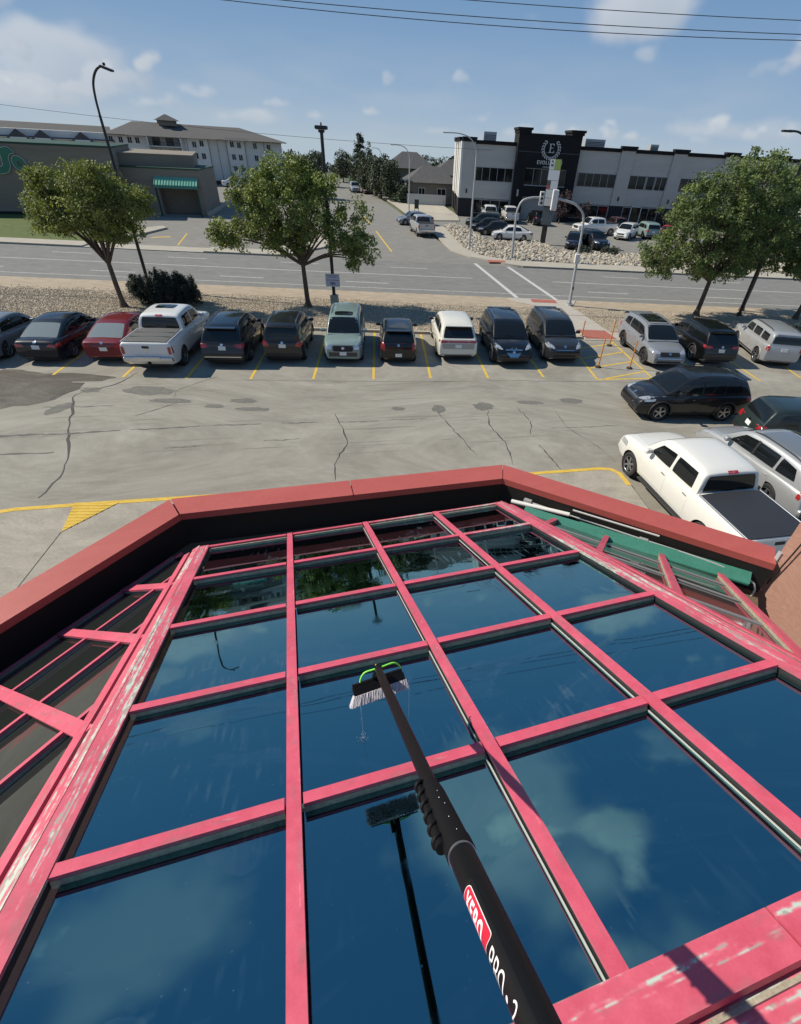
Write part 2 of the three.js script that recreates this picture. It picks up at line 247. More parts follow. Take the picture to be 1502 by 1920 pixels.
// painted markings (flat paint)
const MARK = [];
function stripe(a, b, w, y, m, name = 'painted_line') { struct(name, ribbon([a, b], w, y), m); }
const stallEnd = [[-18.2, -18.45], [-15.6, -18.72], [-13.0, -18.97], [-10.15, -19.25], [-8.9 + .0, -19.4], [-6.83, -19.56], [-4.25, -19.8], [-1.7, -20.0], [.8, -20.32], [3.39, -20.57], [5.99, -20.9]];
for (const [x, z] of [[-20.6, -18.2], [-17.85, -19.1], [-14.72, -19.35], [-11.95, -19.35], [-9.42, -19.4], [-6.83, -19.56], [-4.25, -19.8], [-1.7, -20], [.8, -20.32], [3.39, -20.57], [5.99, -20.9]]) stripe([x, z], [x - .4, -26.42], .115, .004, M.yellow, 'stall_line');
for (const [a, b] of [[[16.57, -21.33], [16.45, -26.7]], [[18.98, -21.9], [19.4, -26.8]], [[21.8, -22.3], [22.3, -26.8]], [[13.75, -21.2], [13.75, -26.65]]]) stripe(a, b, .115, .004, M.yellow, 'stall_line');
for (const [a, b] of [[[8.48, -20.82], [8.42, -26.4]], [[8.48, -20.82], [11.25, -21.2]], [[11.25, -21.2], [11.0, -26.4]], [[8.44, -24.9], [11.04, -26.1]], [[8.44, -23.5], [11.08, -24.75]], [[8.46, -22.2], [11.12, -23.4]], [[8.9, -20.95], [11.18, -22.05]]]) stripe(a, b, .11, .0045, M.yellow, 'hatch_line');
for (const z of [-38.02, -43.8]) for (let x = -140; x < 140; x += 9) { const x0 = x + (z < -40 ? 3 : 0); if (x0 > 3 && x0 < 9) continue; stripe([x0, z], [x0 + 3.1, z + .02], .13, -.014, M.white, 'lane_dash'); }
for (const [a, b] of [[-140, -8], [-8, 4.6], [11, 140]]) { stripe([a, -40.95], [b, -40.95], .13, -.014, M.white, 'centre_line'); }
stripe([-120, -36.45], [120, -36.5], .1, -.014, M.white, 'edge_line');
stripe([5.35, -47.0], [7.2, -35.4], .3, -.012, M.white, 'crosswalk_line'); stripe([8.2, -46.1], [9.95, -35.3], .3, -.012, M.white, 'crosswalk_line');
stripe([-2.2, -50.8], [-4.55, -63.5], .16, -.01, M.yellow, 'street_centre_line'); stripe([-5.6, -69], [-7.1, -76.4], .16, -.01, M.yellow, 'street_centre_line');
stripe([-21.2, -49], [-22.8, -55.4], .14, -.002, M.yellow, 'yard_line'); stripe([-17.3, -50.2], [-17.9, -51.2], .8, -.002, M.yellow, 'yard_mark'); stripe([-24.9, -52.2], [-23.5, -53.2], .4, -.002, M.yellow, 'yard_mark');
{ // cracks, tar seams, repairs and the damp patch in the lot
  const tar = std([.05, .048, .045], .7), seam = std([.115, .11, .1], .85), patch = grainy([.155, .147, .13], 128, 1.5, .06, 6, {}, 71), wet = grainy([.11, .095, .072], 256, 4, .09, 3, { roughness: .5 }, 72);
  const wob = (pts, w0, m, n = 26, amp = .12, seed = 1, y = .0042) => { const r = mulberry(seed), c = new THREE.CatmullRomCurve3(pts.map(([x, z]) => V3(x, 0, z))).getSpacedPoints(n).map(p => [p.x + (r() - .5) * amp, p.z + (r() - .5) * amp]); const ph = r() * 9; mesh('crack', ribbon(c, t => w0 * .72 * (.35 + .65 * Math.sin(Math.PI * clamp(t * .9 + .05))) * (.75 + .35 * Math.sin(t * 23 + ph)), y), m, lot); };
  const blob = (x, z, a, b, m, seed, name = 'patch', turn = 0) => { const p = [], c = Math.cos(turn), s = Math.sin(turn); for (let k = 0; k < 28; k++) { const t = k / 28 * T2, q = 1 + .38 * fbm2(Math.cos(t) * 1.1 + seed * 7, Math.sin(t) * 1.1, 3); const ex = Math.cos(t) * a * q, ez = Math.sin(t) * b * q; p.push([x + ex * c - ez * s, z + ex * s + ez * c]); } mesh(name, flat(p.reverse(), .0035 + .0001 * (seed % 5)), m, lot); };
  wob([[-11.6, -19.9], [-11.9, -18.6], [-12.8, -17.6], [-12.6, -16.9], [-12.2, -16.2], [-11.6, -14.8], [-10.7, -13.2], [-10.3, -12.2], [-10.2, -10.9]], .13, tar, 40, .07, 2); wob([[-12.9, -18.2], [-13.4, -17.4], [-13.5, -16.9]], .1, tar, 14, .06, 21);
  wob([[-2.9, -16.5], [-2.4, -15.2], [-2.2, -14.2], [-2.4, -13.3], [-2.3, -12.1]], .07, tar, 26, .07, 3); wob([[1.0, -17], [1.35, -16], [1.9, -14.6], [2.2, -13.8]], .06, tar, 24, .07, 4);
  wob([[3.0, -17.2], [2.9, -16], [3.3, -14.7], [3.35, -13.2]], .07, tar, 24, .08, 5); wob([[4.2, -17.6], [4.5, -16.4], [4.35, -15.4]], .05, tar, 18, .06, 6); wob([[5.7, -17.6], [5.9, -16], [6.6, -14.6], [6.9, -13.6]], .05, seam, 24, .06, 7); wob([[4.5, -14.6], [4.8, -13.4], [4.9, -13]], .07, tar, 14, .04, 8);
  wob([[-8.2, -19.8], [-9.3, -18.2], [-9.2, -17.6]], .05, seam, 20, .06, 9); wob([[-8.8, -17.2], [-9.9, -15.9]], .06, tar, 16, .06, 10);
  const sm = (x0, z0, x1, z1, w, sd) => wob([[x0, z0], [(x0 + x1) / 2, (z0 + z1) / 2 + .03], [x1, z1]], w, seam, 20, .05, sd, .0046);
  sm(-15, -14, -12.2, -14.45, .26, 11); sm(-12.2, -14.4, -9.9, -14.85, .16, 12); sm(-9.6, -14.9, -7.4, -15.3, .13, 13); sm(-7.0, -15.4, -5.4, -15.6, .09, 14); sm(-4.7, -15.7, -3.4, -15.85, .09, 15); sm(-2.7, -15.9, -1.2, -16.1, .08, 16); sm(-.8, -16.2, .6, -16.4, .06, 17);
  sm(-14.6, -12.95, -11.2, -13.3, .16, 18); sm(-8, -13.75, -6.9, -13.95, .07, 19); sm(-13.4, -16.4, -11, -16.7, .1, 20); sm(-15, -17.6, -12.7, -18.2, .07, 22); sm(3.2, -20.3, 11.2, -20.75, .06, 23); sm(-7, -19.4, 3, -20.15, .05, 24); sm(-5, -14.4, -3.8, -14.6, .06, 25); sm(5.2, -15.9, 8, -16.3, .05, 26);
  // fine scores and tyre-polished streaks along the paving passes
  const score = grainy([.205, .19, .158], 64, 1, .04, 4, {}, 73), rs = mulberry(74);
  for (let k = 0; k < 70; k++) { const x = -14 + rs() * 27, z = -13.2 - rs() * 6.5 - (x + 14) * .03, l = .5 + rs() * 2.2; mesh('score_mark', ribbon([[x, z], [x + l * .5, z - l * .08 + (rs() - .5) * .03], [x + l, z - l * .16]], t => (.015 + .03 * rs()) * Math.sin(Math.PI * clamp(t * .9 + .05)), .0025 + .0001 * (k % 9)), score, lot); }
  blob(-10.35, -18.1, .95, .42, patch, 3); blob(-9.15, -17.25, .78, .2, patch, 4); blob(-6.5, -17.45, .5, .2, patch, 5); blob(-6.0, -16.75, .66, .16, patch, 6); blob(-7.45, -16.9, .36, .17, patch, 7); blob(-.55, -17.15, .26, .16, patch, 8); blob(1.05, -17.25, .26, .33, patch, 9);
  blob(2.85, -17.6, .42, .34, patch, 10); blob(4.85, -18.1, .55, .18, patch, 11); blob(6.65, -18.4, .47, .26, patch, 12); blob(-12.75, -16.35, .3, .55, patch, 13, 'patch', .5); blob(-12.5, -18, .35, .25, patch, 14); blob(8.9, -15.55, .62, .22, patch, 15);
  blob(-14.9, -17.3, 2.0, 1.25, wet, 16, 'damp_patch', -.5); blob(-14.6, -19.0, 2.3, .5, wet, 18, 'damp_patch', -.1); blob(-16.2, -18.6, 1.6, 1.2, wet, 17, 'damp_patch');
}

// ------------------------------------------------------------------ skylight, parapet and our building
const U = V3(Math.cos(-15.23 * Math.PI / 180), 0, Math.sin(-15.23 * Math.PI / 180)), HV = V3(U.z, 0, -U.x);
const DV = HV.clone().multiplyScalar(Math.cos(22.5 * Math.PI / 180)).add(V3(0, -Math.sin(22.5 * Math.PI / 180), 0)), NV = U.clone().cross(DV).negate(); if (NV.y < 0) NV.negate();
const O0 = V3(.160, 5.691, -1.848);
const sk = (u, v, n = 0) => O0.clone().addScaledVector(U, u).addScaledVector(DV, v).addScaledVector(NV, n);
const us = [-1.693, -.854, 0, .855, 1.665], vs = [2.765, 1.861, .942, .003, -.919, -1.817];
const skylight = thing('glass_skylight', 'pink framed glass skylight with blue mirrored panes filling the foreground', 'skylight');
function prismOn(P, n, t) { // polygon of 3D corners with thickness t below them
  const c = P.length, pos = [], idx = [], Q = P.map(p => p.clone().addScaledVector(n, -t)); const nor = P[1].clone().sub(P[0]).cross(P[2].clone().sub(P[0])); const flip = nor.dot(n) < 0;
  const tri = (a, b, d) => flip ? pos.push(...a.toArray(), ...d.toArray(), ...b.toArray()) : pos.push(...a.toArray(), ...b.toArray(), ...d.toArray());
  for (let i = 1; i < c - 1; i++) { tri(P[0], P[i], P[i + 1]); tri(Q[0], Q[i + 1], Q[i]); }
  for (let i = 0; i < c; i++) { const j = (i + 1) % c; tri(P[i], Q[i], Q[j]); tri(P[i], Q[j], P[j]); }
  const g = new THREE.BufferGeometry(); g.setAttribute('position', new THREE.Float32BufferAttribute(pos, 3)); g.computeVertexNormals();
  const a = P[1].clone().sub(P[0]).normalize(), b = n.clone().cross(a).normalize(), uv = []; for (let i = 0; i < pos.length; i += 3) { const q = V3(pos[i], pos[i + 1], pos[i + 2]); uv.push(q.dot(a), q.dot(b)); }
  g.setAttribute('uv', new THREE.Float32BufferAttribute(uv, 2)); return g;
}
const rp = mulberry(17);
for (let i = 0; i < 4; i++) for (let j = 0; j < 5; j++) {
  const u0 = us[i] + .025, u1 = us[i + 1] - .025, v0 = vs[j] - .02, v1 = vs[j + 1] + .02, t = () => (rp() - .5) * .008;
  const a = t(), b = t(), c = t(); // panes never sit perfectly flat
  mesh('pane', prismOn([sk(u0, v0, a), sk(u1, v0, a + b), sk(u1, v1, a + b + c), sk(u0, v1, a + c)], NV, .024), i === 0 || j < 2 || (i === 2 && j === 3) ? GLAZE_DUSTY : GLAZE, skylight);
}
// rafters run over the purlins; each is a cap on a weathered gasket
for (let i = 0; i < 5; i++) {
  const hip = i === 0 || i === 4, w = hip ? .1 : .057;
  const r = mesh('rafter', beam(sk(us[i] + (i === 4 ? .03 : i ? 0 : -.05), vs[0] + .05), sk(us[i] + (i === 4 ? .03 : i ? 0 : -.05), vs[5] - .07), NV, w, .016, .042), hip ? PINKW : PINK, skylight);
  mesh('gasket', beam(sk(us[i] + (i === 4 ? .03 : i ? 0 : -.05), vs[0] + .04, -.01), sk(us[i] + (i === 4 ? .03 : i ? 0 : -.05), vs[5] - .06, -.01), NV, w - .012, .036, .02), M.dark, r);
  if (!hip) mesh('bead', beam(sk(us[i] - w / 2 - .004, vs[0] + .04), sk(us[i] - w / 2 - .004, vs[5] - .06), NV, .005, .006, .002), SEAL, r);
}
for (let j = 0; j < 5; j++) for (let i = 0; i < 4; i++) {
  const u0 = us[i] + (i ? .037 : .0), u1 = us[i + 1] - (i < 3 ? .037 : .02), w = j === 0 ? .054 : .058;
  const p = mesh('purlin', beam(sk(u0, vs[j] + (j ? 0 : .02)), sk(u1, vs[j] + (j ? 0 : .02)), NV, w, .016, .038), (j === 0 && i > 1) || (j === 1 && i === 3) ? PINKW : PINK, skylight);
  mesh('gasket', beam(sk(u0, vs[j], -.01), sk(u1, vs[j], -.01), NV, w - .006, .034, .018), CAULK, p);
}
// sloping hip flanges that turn down to the side facets
const hipSide = (u, s) => { const g = prismOn([sk(u, vs[0] + .08, .052), sk(u, vs[5] - .25, .052), sk(u + s * .075, vs[5] - .25, .018), sk(u + s * .075, vs[0] + .08, .018)], NV, .02); const p = g.attributes.position, uv = []; for (let i = 0; i < p.count; i++) { const d = V3(p.getX(i), p.getY(i), p.getZ(i)).sub(O0); uv.push(d.dot(DV), d.dot(U)); } g.setAttribute('uv', new THREE.Float32BufferAttribute(uv, 2)); return g; };
mesh('hip_flange', hipSide(us[0] - .1, -1), PINKW, skylight); mesh('hip_flange', hipSide(us[4] + .08, 1), PINKW, skylight);
// head sill at the top of the slope
for (let i = 0; i < 3; i++) mesh('head_sill', beam(sk(us[0] - .3 + i * 1.25, vs[5] - .075), sk(us[0] - .3 + (i + 1) * 1.25 - .008, vs[5] - .075), NV, .13, .03, .045), PINKM, skylight);
mesh('head_flashing', beam(sk(-2.2, vs[5] - .375), sk(2.6, vs[5] - .375), NV, .5, .02, .004), PINKM, skylight);
mesh('sealant_bead', beam(sk(-2.2, vs[5] - .155), sk(2.6, vs[5] - .155), NV, .012, .01, .018), CAULK, skylight);
mesh('head_upstand', beam(sk(-2.2, vs[5] - .655), sk(2.6, vs[5] - .655), NV, .055, .06, .02), PINK, skylight);
mesh('roof_edge', beam(sk(-2.2, vs[5] - .9), sk(2.6, vs[5] - .9), NV, .42, .06, -.03), SALMON, skylight);
// side facets: rafters square to the bottom edge, purlins along it
function facet(P0, L, sgn, glass, lMax) {
  let n = DV.clone().cross(L).normalize(); if (n.y < 0) n.negate(); let w = n.clone().cross(L).normalize(); if (w.y < 0) w.negate();
  const at = (l, k, o = 0) => P0.clone().addScaledVector(L, l).addScaledVector(w, k).addScaledVector(n, o);
  const k = .8625, w0 = -.43, off = -.03, hipL = q => Math.max(.0, k * q) + .055, wTop = lMax / k;          // along the hip l = k * w
  const ls = []; for (let l = .59; l < lMax + .2; l += .635) ls.push(l); const ws = [w0, .36, 1.1, 1.86, 2.62];
  const edges = [-.02, ...ls];
  // panes: cells of the grid clipped by the hip
  for (let a = 0; a < edges.length - 1; a++) for (let b = 0; b < ws.length - 1; b++) {
    let poly = [[edges[a] + .02, ws[b] + .015], [edges[a + 1] - .02, ws[b] + .015], [edges[a + 1] - .02, ws[b + 1] - .015], [edges[a] + .02, ws[b + 1] - .015]];
    const out = []; const side = ([l, q]) => l - (k * q + .06);
    for (let i = 0; i < poly.length; i++) { const p = poly[i], q = poly[(i + 1) % poly.length], s = side(p), e = side(q); if (s >= 0) out.push(p); if (s * e < 0) { const t = s / (s - e); out.push([lerp(p[0], q[0], t), lerp(p[1], q[1], t)]); } }
    if (out.length > 2) { const t = () => (rp() - .5) * .006; mesh('side_pane', prismOn(out.map(([l, q]) => at(l, q, off + t())), n, .02), glass, skylight); }
  }
  for (const l of ls) { const q1 = Math.min(wTop, (l - .03) / k); const r = mesh('side_rafter', beam(at(l, w0 - .02, off), at(l, q1, off), n, sgn > 0 ? .06 : .085, .02, .036), PINK, skylight); mesh('gasket', beam(at(l, w0, off), at(l, q1, off), n, .05, .03, .012), sgn > 0 ? CAULK : SEAL, r); }
  for (let b = 0; b < ws.length; b++) { const l0 = Math.max(-.02, k * ws[b] + .05); for (let a = 0; a < edges.length - 1; a++) { const x0 = Math.max(l0, edges[a] + .043), x1 = edges[a + 1] - .043; if (x1 - x0 < .04) continue; const p = mesh('side_purlin', beam(at(x0, ws[b], off), at(x1, ws[b], off), n, sgn > 0 ? .02 : b ? .045 : .06, .018, sgn > 0 ? .006 : .032), sgn > 0 ? M.steel : PINK, skylight); mesh('gasket', beam(at(x0, ws[b], off), at(x1, ws[b], off), n, sgn > 0 ? .03 : .036, .02, sgn > 0 ? -.008 : .01), sgn > 0 ? M.dark : CAULK, p); } }
  mesh('hip_rail', beam(at(.03, -.05, off), at(k * wTop + .03, wTop - .05, off), n, .06, .02, .04), PINK, skylight);
  mesh('hip_groove', beam(at(-.02, -.05, off), at(k * wTop - .02, wTop - .05, off), n, .03, .02, .0), M.black, skylight);
  mesh('eave_rail', beam(at(-.1, w0 - .04, off), at(lMax + .6, w0 - .04, off), n, .035, .03, .0), PINK, skylight);
  return { at, n, w };
}
const deg = a => a * Math.PI / 180;
const LDIR = V3(-Math.cos(deg(60.2)), 0, Math.sin(deg(60.2))), RDIR = V3(Math.cos(deg(29.8)), 0, Math.sin(deg(29.8)));
const FL = facet(sk(us[0] - .17, vs[0], 0), LDIR, -1, GLAZE2, 3.4), FR = facet(sk(us[4] + .15, vs[0], 0), RDIR, 1, GLAZE3, 2.6);

// our building: bay walls with a coral coping round the skylight
const bay = thing('bay_building', 'salmon walled bay with coral parapet coping around the skylight', 'building');
{
  const hP = 4.8, iL = [-2.58, -4.29], iR = [1.2, -5.16], iE = [3.95, -3.6], iL0 = [iL[0] + LDIR.x * 9, iL[1] + LDIR.z * 9];
  const line = [iL0, iL, iR, iE];
  const offs = d => line.map((p, i) => { // mitred offset outwards
    const dir = (a, b) => { const L = Math.hypot(b[0] - a[0], b[1] - a[1]); return [(b[0] - a[0]) / L, (b[1] - a[1]) / L]; };
    const d0 = i ? dir(line[i - 1], p) : dir(p, line[1]), d1 = i < line.length - 1 ? dir(p, line[i + 1]) : d0, n0 = [d0[1], -d0[0]], n1 = [d1[1], -d1[0]];
    const m = [n0[0] + n1[0], n0[1] + n1[1]], k = 2 / (m[0] * m[0] + m[1] * m[1]); return [p[0] + m[0] * k * d, p[1] + m[1] * k * d];
  });
  const in0 = offs(-.012), in1 = offs(0), out = offs(.27), outC = offs(.31), gi = offs(-.75);
  for (let i = 0; i < 3; i++) {
    mesh('wall', slab([in1[i], out[i], out[i + 1], in1[i + 1]], 0, hP - .05), SALMON, bay);
    const e = (a, b, t) => [lerp(a[0], b[0], t), lerp(a[1], b[1], t)], g = .0015;
    // coping: sheet-metal lengths with seams
    const nseg = i === 1 ? 2 : i === 0 ? 3 : 1;
    for (let s = 0; s < nseg; s++) mesh('coping', slab([e(in0[i], in0[i + 1], s / nseg + g), e(outC[i], outC[i + 1], s / nseg + g), e(outC[i], outC[i + 1], (s + 1) / nseg - g), e(in0[i], in0[i + 1], (s + 1) / nseg - g)], hP - .03, hP), CORAL, bay);
    const a0 = offs(-.006)[i], a1 = offs(-.006)[i + 1];
    mesh('coping_drip', slab([in0[i], a0, a1, in0[i + 1]], hP - .085, hP - .0305), CORAL, bay);
    mesh('membrane', slab([offs(-.008)[i], offs(-.001)[i], offs(-.001)[i + 1], offs(-.008)[i + 1]], 4.05, hP - .086), MEMBRANE, bay);
    mesh('gutter', slab([gi[i], in1[i], in1[i + 1], gi[i + 1]], 3.9, 4.36), GUTTER, bay);
  }
  // twigs and leaf litter in the gutter
  const rl = mulberry(61), lit = []; for (let k = 0; k < 260; k++) { const t = rl(), a = in1[1], b = in1[2], dx = b[0] - a[0], dz = b[1] - a[1], L = Math.hypot(dx, dz), o = .04 + rl() * .5, x = a[0] + dx * t - dz / L * -o * -1, z = a[1] + dz * t + dx / L * o, an = rl() * 6, l = .01 + rl() * .05; lit.push(box(l, .006, .004 + rl() * .012, x, 4.365, z, an)); }
  mesh('leaf_litter', lit, GUTTER, bay, 'stuff');
  // the taller wall at the right and its upstand
  const dW = V3(.2, 0, 1).normalize(), c = V3(iE[0] + .05, 0, iE[1] - .12), nW = V3(-dW.z, 0, dW.x);
  mesh('main_wall', beam(V3(c.x + .16, 4.6, c.z), V3(c.x + .16, 4.6, c.z).addScaledVector(dW, 5.5), V3(0, 1, 0), .32, 9.2, 0), SALMON, bay);
  mesh('wall_corner_trim', beam(V3(c.x - .002, 4.2, c.z + .04), V3(c.x - .002, 4.9, c.z + .04), V3(-1, 0, 0), .05, .02, 0), M.galv, bay);
  mesh('cable', tube([V3(c.x - .012, 4.5, c.z + .12), V3(c.x - .012, 5.2, c.z + .2), V3(c.x - .012, 6.5, c.z + .3)], .008, 12, 6), M.black, bay);
}
{ // loose green flashing, pipe and conduit lying in the right gutter
  const a = V3(1.45, 4.56, -4.78), b = V3(3.78, 4.56, -3.62), dir = b.clone().sub(a).normalize(), nn = V3(-dir.z, 0, dir.x);
  const f = thing('green_flashing', 'length of loose green sheet metal flashing in the right hand gutter', 'flashing');
  const up = V3(-.35, 1, .5).normalize();
  mesh('sheet', beam(a, a.clone().lerp(b, .27), up, .13, .012), TEAL, f); mesh('sheet', beam(a.clone().lerp(b, .265), b, up, .14, .012, .012), TEAL, f);
  mesh('lip', beam(a.clone().lerp(b, .28), b, V3(0, 1, 0), .03, .02, .02).translate(-.04, -.05, .06), TEAL, f);
  tag(mesh('plastic_pipe', rod(V3(1.32, 4.56, -4.98), V3(2.0, 4.6, -4.66), .028), M.plate), 'short white plastic pipe lying beside the green flashing', 'pipe');
  tag(mesh('white_batten', beam(V3(2.0, 4.72, -4.6), V3(2.9, 4.72, -4.13), V3(0, 1, 0), .014, .014), M.plate), 'thin white batten along the top edge of the green flashing', 'batten');
  const cd = thing('conduit', 'grey conduit with clips along the black parapet lining', 'conduit');
  const o = V3(.5, 0, -.866).multiplyScalar(-.05);
  mesh('run', tube([V3(1.5, 4.6, -4.99), V3(2.6, 4.6, -4.36), V3(3.6, 4.58, -3.79), V3(3.86, 4.5, -3.62), V3(3.86, 4.3, -3.58)].map(p => p.add(o)), .012, 40, 6), M.galv, cd);
  for (const t of [.02, .62]) { const p = V3(1.5, 4.6, -4.99).lerp(V3(3.6, 4.58, -3.79), t).add(o); mesh('clip', beam(p.clone().addScaledVector(RDIR, -.05), p.clone().addScaledVector(RDIR, .05), V3(0, 1, 0), .05, .06), M.galv, cd); }
}

// ------------------------------------------------------------------ water-fed cleaning pole
const pole = thing('cleaning_pole', 'black telescopic window cleaning pole with brush held over the skylight', 'cleaning pole');
{
  const A = V3(-.118, 6.39, -1.204), B = V3(.153, 7.412, -.077), ax = B.clone().sub(A).normalize(), P = t => A.clone().lerp(B, t);
  const carbon = phys([.006, .006, .007], { roughness: .4, specularIntensity: .45 }), matte = phys([.006, .006, .007], { roughness: .6, specularIntensity: .4 });
  // parameter along the axis from image distance: depth 2.05 -> .55
  const tOf = s => { const i = lerp(1 / 2.05, 1 / .55, s); return (1 / i - 2.05) / (.55 - 2.05); };
  const tc0 = tOf(.33), tc1 = tOf(.535);
  mesh('upper_section', rod(P(-.02), P(tc0 + .04), .0172, .0172, 24), carbon, pole);
  const low = new THREE.CylinderGeometry(.0238, .0238, P(tc1 - .03).distanceTo(P(1.12)), 48, 1, true); low.applyQuaternion(new THREE.Quaternion().setFromUnitVectors(V3(0, 1, 0), ax)); { const c = P(tc1 - .03).lerp(P(1.12), .5); low.translate(c.x, c.y, c.z); }
  mesh('lower_section', low, carbon, pole);
  const clamp_ = mesh('clamp', [rod(P(tc0), P(tc0 + .03), .019, .023, 24), rod(P(tc0 + .03), P(tc1 - .02), .023, .0255, 24), rod(P(tc1 - .02), P(tc1), .0272, .0272, 24)], matte, pole);
  // lever with finger ridges on the left of the clamp
  const side = ax.clone().cross(V3(0, 1, 0)).normalize(); if (side.x > 0) side.negate(); const nrm = side.clone().cross(ax).normalize(); if (nrm.y < 0) nrm.negate();
  for (let k = 0; k < 6; k++) { const t = lerp(tc0 - .005, tc1 - .035, k / 5), c = P(t).addScaledVector(side, .0225 + .0015 * k); const g = new THREE.TorusGeometry(.0105, .0052, 8, 18); g.applyQuaternion(new THREE.Quaternion().setFromUnitVectors(V3(0, 0, 1), ax.clone().addScaledVector(side, -.45).normalize())); mesh('lever_ridge', g.translate(c.x, c.y, c.z), matte, clamp_); }
  mesh('lever', rod(P(tc0 - .01).addScaledVector(side, .023), P(tc1 - .02).addScaledVector(side, .029), .007, .011, 14), matte, clamp_);
  mesh('collar_ring', rod(P(tc1), P(tc1 + .004), .0258, .0258, 32), M.alloy, clamp_);
  for (const [s, h] of [[.38, .4], [.42, .1], [.46, .5], [.5, .2], [.4, .7]]) { const c = P(tOf(s)).addScaledVector(nrm, .0243).addScaledVector(side, -.006 + h * .01); mesh('screw', new THREE.SphereGeometry(.0016, 8, 6).translate(c.x, c.y, c.z), M.alloy, clamp_); }
  // printed wordmark wrapped on the tube: canvas drawn along the axis
  const cv = document.createElement('canvas'); cv.width = 1024; cv.height = 160; const c = cv.getContext('2d'); c.fillStyle = '#0b0b0c'; c.fillRect(0, 0, 1024, 160);
  c.fillStyle = '#c8203c'; c.strokeStyle = '#f0e6e6'; c.lineWidth = 5; c.beginPath(); c.moveTo(60, 24); c.lineTo(440, 24); c.quadraticCurveTo(474, 24, 466, 60); c.lineTo(452, 124); c.quadraticCurveTo(446, 150, 410, 150); c.lineTo(40, 150); c.quadraticCurveTo(6, 150, 14, 112); c.lineTo(26, 54); c.quadraticCurveTo(32, 24, 66, 24); c.fill(); c.stroke();
  c.fillStyle = '#f4f2f2'; c.font = 'bold 120px sans-serif'; c.save(); c.translate(52, 130); c.scale(1.06, 1); c.fillText('XERO', 0, 0); c.restore(); c.font = '122px sans-serif'; c.fillText('PRO', 500, 130); c.beginPath(); c.arc(778, 90, 14, 0, 7); c.fill(); c.fillText('2', 830, 130);
  const tx = new THREE.CanvasTexture(cv); tx.colorSpace = THREE.SRGBColorSpace;
  const s0 = tOf(.64), s1 = tOf(1.09), L = P(s0).distanceTo(P(s1)), arc = Math.PI * .62;
  const g = new THREE.CylinderGeometry(.0241, .0241, L, 40, 1, true, 0, arc), uv = g.attributes.uv;
  // around the tube -> v, along it -> u
  for (let i = 0; i < uv.count; i++) { const a = uv.getX(i), b = uv.getY(i); uv.setXY(i, b, 1 - a); }
  const toCam = V3(0, EYE, 0).sub(P((s0 + s1) / 2)); toCam.addScaledVector(ax, -toCam.dot(ax)).normalize();
  const want = toCam.clone().applyAxisAngle(ax, deg(56)); // centre of the print sits round the left flank
  const mid = V3(Math.sin(arc / 2), 0, Math.cos(arc / 2)), zz = mid, yy = V3(0, 1, 0), xx = yy.clone().cross(zz);
  const from = new THREE.Matrix4().makeBasis(xx, yy, zz), to = new THREE.Matrix4().makeBasis(ax.clone().cross(want), ax, want); g.applyMatrix4(to.multiply(from.invert()));
  const cc = P(s0).lerp(P(s1), .5); g.translate(cc.x, cc.y, cc.z);
  mesh('wordmark', g, phys([1, 1, 1], { map: tx, roughness: .4 }), pole);
  // brush head: stock, jets hose, bristles
  const bc = V3(-.1193, 6.293, -1.193).addScaledVector(NV, -.0), ud = V3(.93, .02, -.36).normalize();
  const bl = sk(0, 0).sub(sk(0, 0)); // bristles point down the pole's side, towards the viewer and the glass
  const down = V3(-.02, -.62, .78).normalize(), fwd = ud.clone().cross(down).normalize();
  const stock = beam(bc.clone().addScaledVector(ud, -.115), bc.clone().addScaledVector(ud, .115), down.clone().negate(), .055, .028, .02);
  const br = mesh('brush_stock', [stock, beam(bc.clone().addScaledVector(ud, -.112), bc.clone().addScaledVector(ud, .112), down.clone().negate(), .035, .02, .04)], matte, pole);
  mesh('neck', [rod(bc.clone().addScaledVector(down, -.04), P(.03), .013, .015, 14), rod(bc.clone().addScaledVector(down, -.05).addScaledVector(ud, -.03), P(0).addScaledVector(ud, -.02), .009, .011, 10)], matte, pole);
  const bri = [], rb = mulberry(5);
  for (let i = 0; i < 2600; i++) { const x = (rb() - .5) * .236, z = (rb() - .5) * .06, p = bc.clone().addScaledVector(ud, x).addScaledVector(fwd, z).addScaledVector(down, -.004), e = p.clone().addScaledVector(down, .04 + rb() * .006).addScaledVector(ud, x * .1 + (rb() - .5) * .006).addScaledVector(fwd, z * .25 + (rb() - .5) * .006); bri.push(rod(p, e, .0011, .0009, 3)); }
  mesh('bristles', bri, std([.6, .57, .6], .8), br, 'stuff');
  const lime = phys([.28, .85, .1], { roughness: .35 }), top = P(-.03).addScaledVector(down, -.01);
  for (const s of [-1, 1]) { const e = bc.clone().addScaledVector(ud, s * .088).addScaledVector(down, -.035); const m = e.clone().lerp(top, .55).addScaledVector(ud, s * .03).addScaledVector(down, -.022); mesh('jet_hose', tube([e, e.clone().addScaledVector(down, -.025).addScaledVector(ud, s * .004), m, top.clone().addScaledVector(ud, s * .016)], .0042, 28, 8), lime, pole); }
  mesh('hose_joint', [rbox(.022, .016, .016, .004, top.x, top.y, top.z)], matte, pole); mesh('jet_nut', new THREE.SphereGeometry(.0045, 10, 8).translate(top.x - .012, top.y + .008, top.z - .01), std([.5, .22, .05], .4), pole);
  { const sc = bc.clone().addScaledVector(ud, -.04).addScaledVector(down, -.036); mesh('screw', new THREE.SphereGeometry(.004, 10, 8).translate(sc.x, sc.y, sc.z), M.chrome, br); }
  // water running off the bristles on to the pane
  const water = phys([.8, .85, .9], { roughness: .05, transmission: .75, thickness: .004, ior: 1.33 });
  const drop = thing('water_stream', 'thin stream of water falling from the brush onto the glass', 'water');
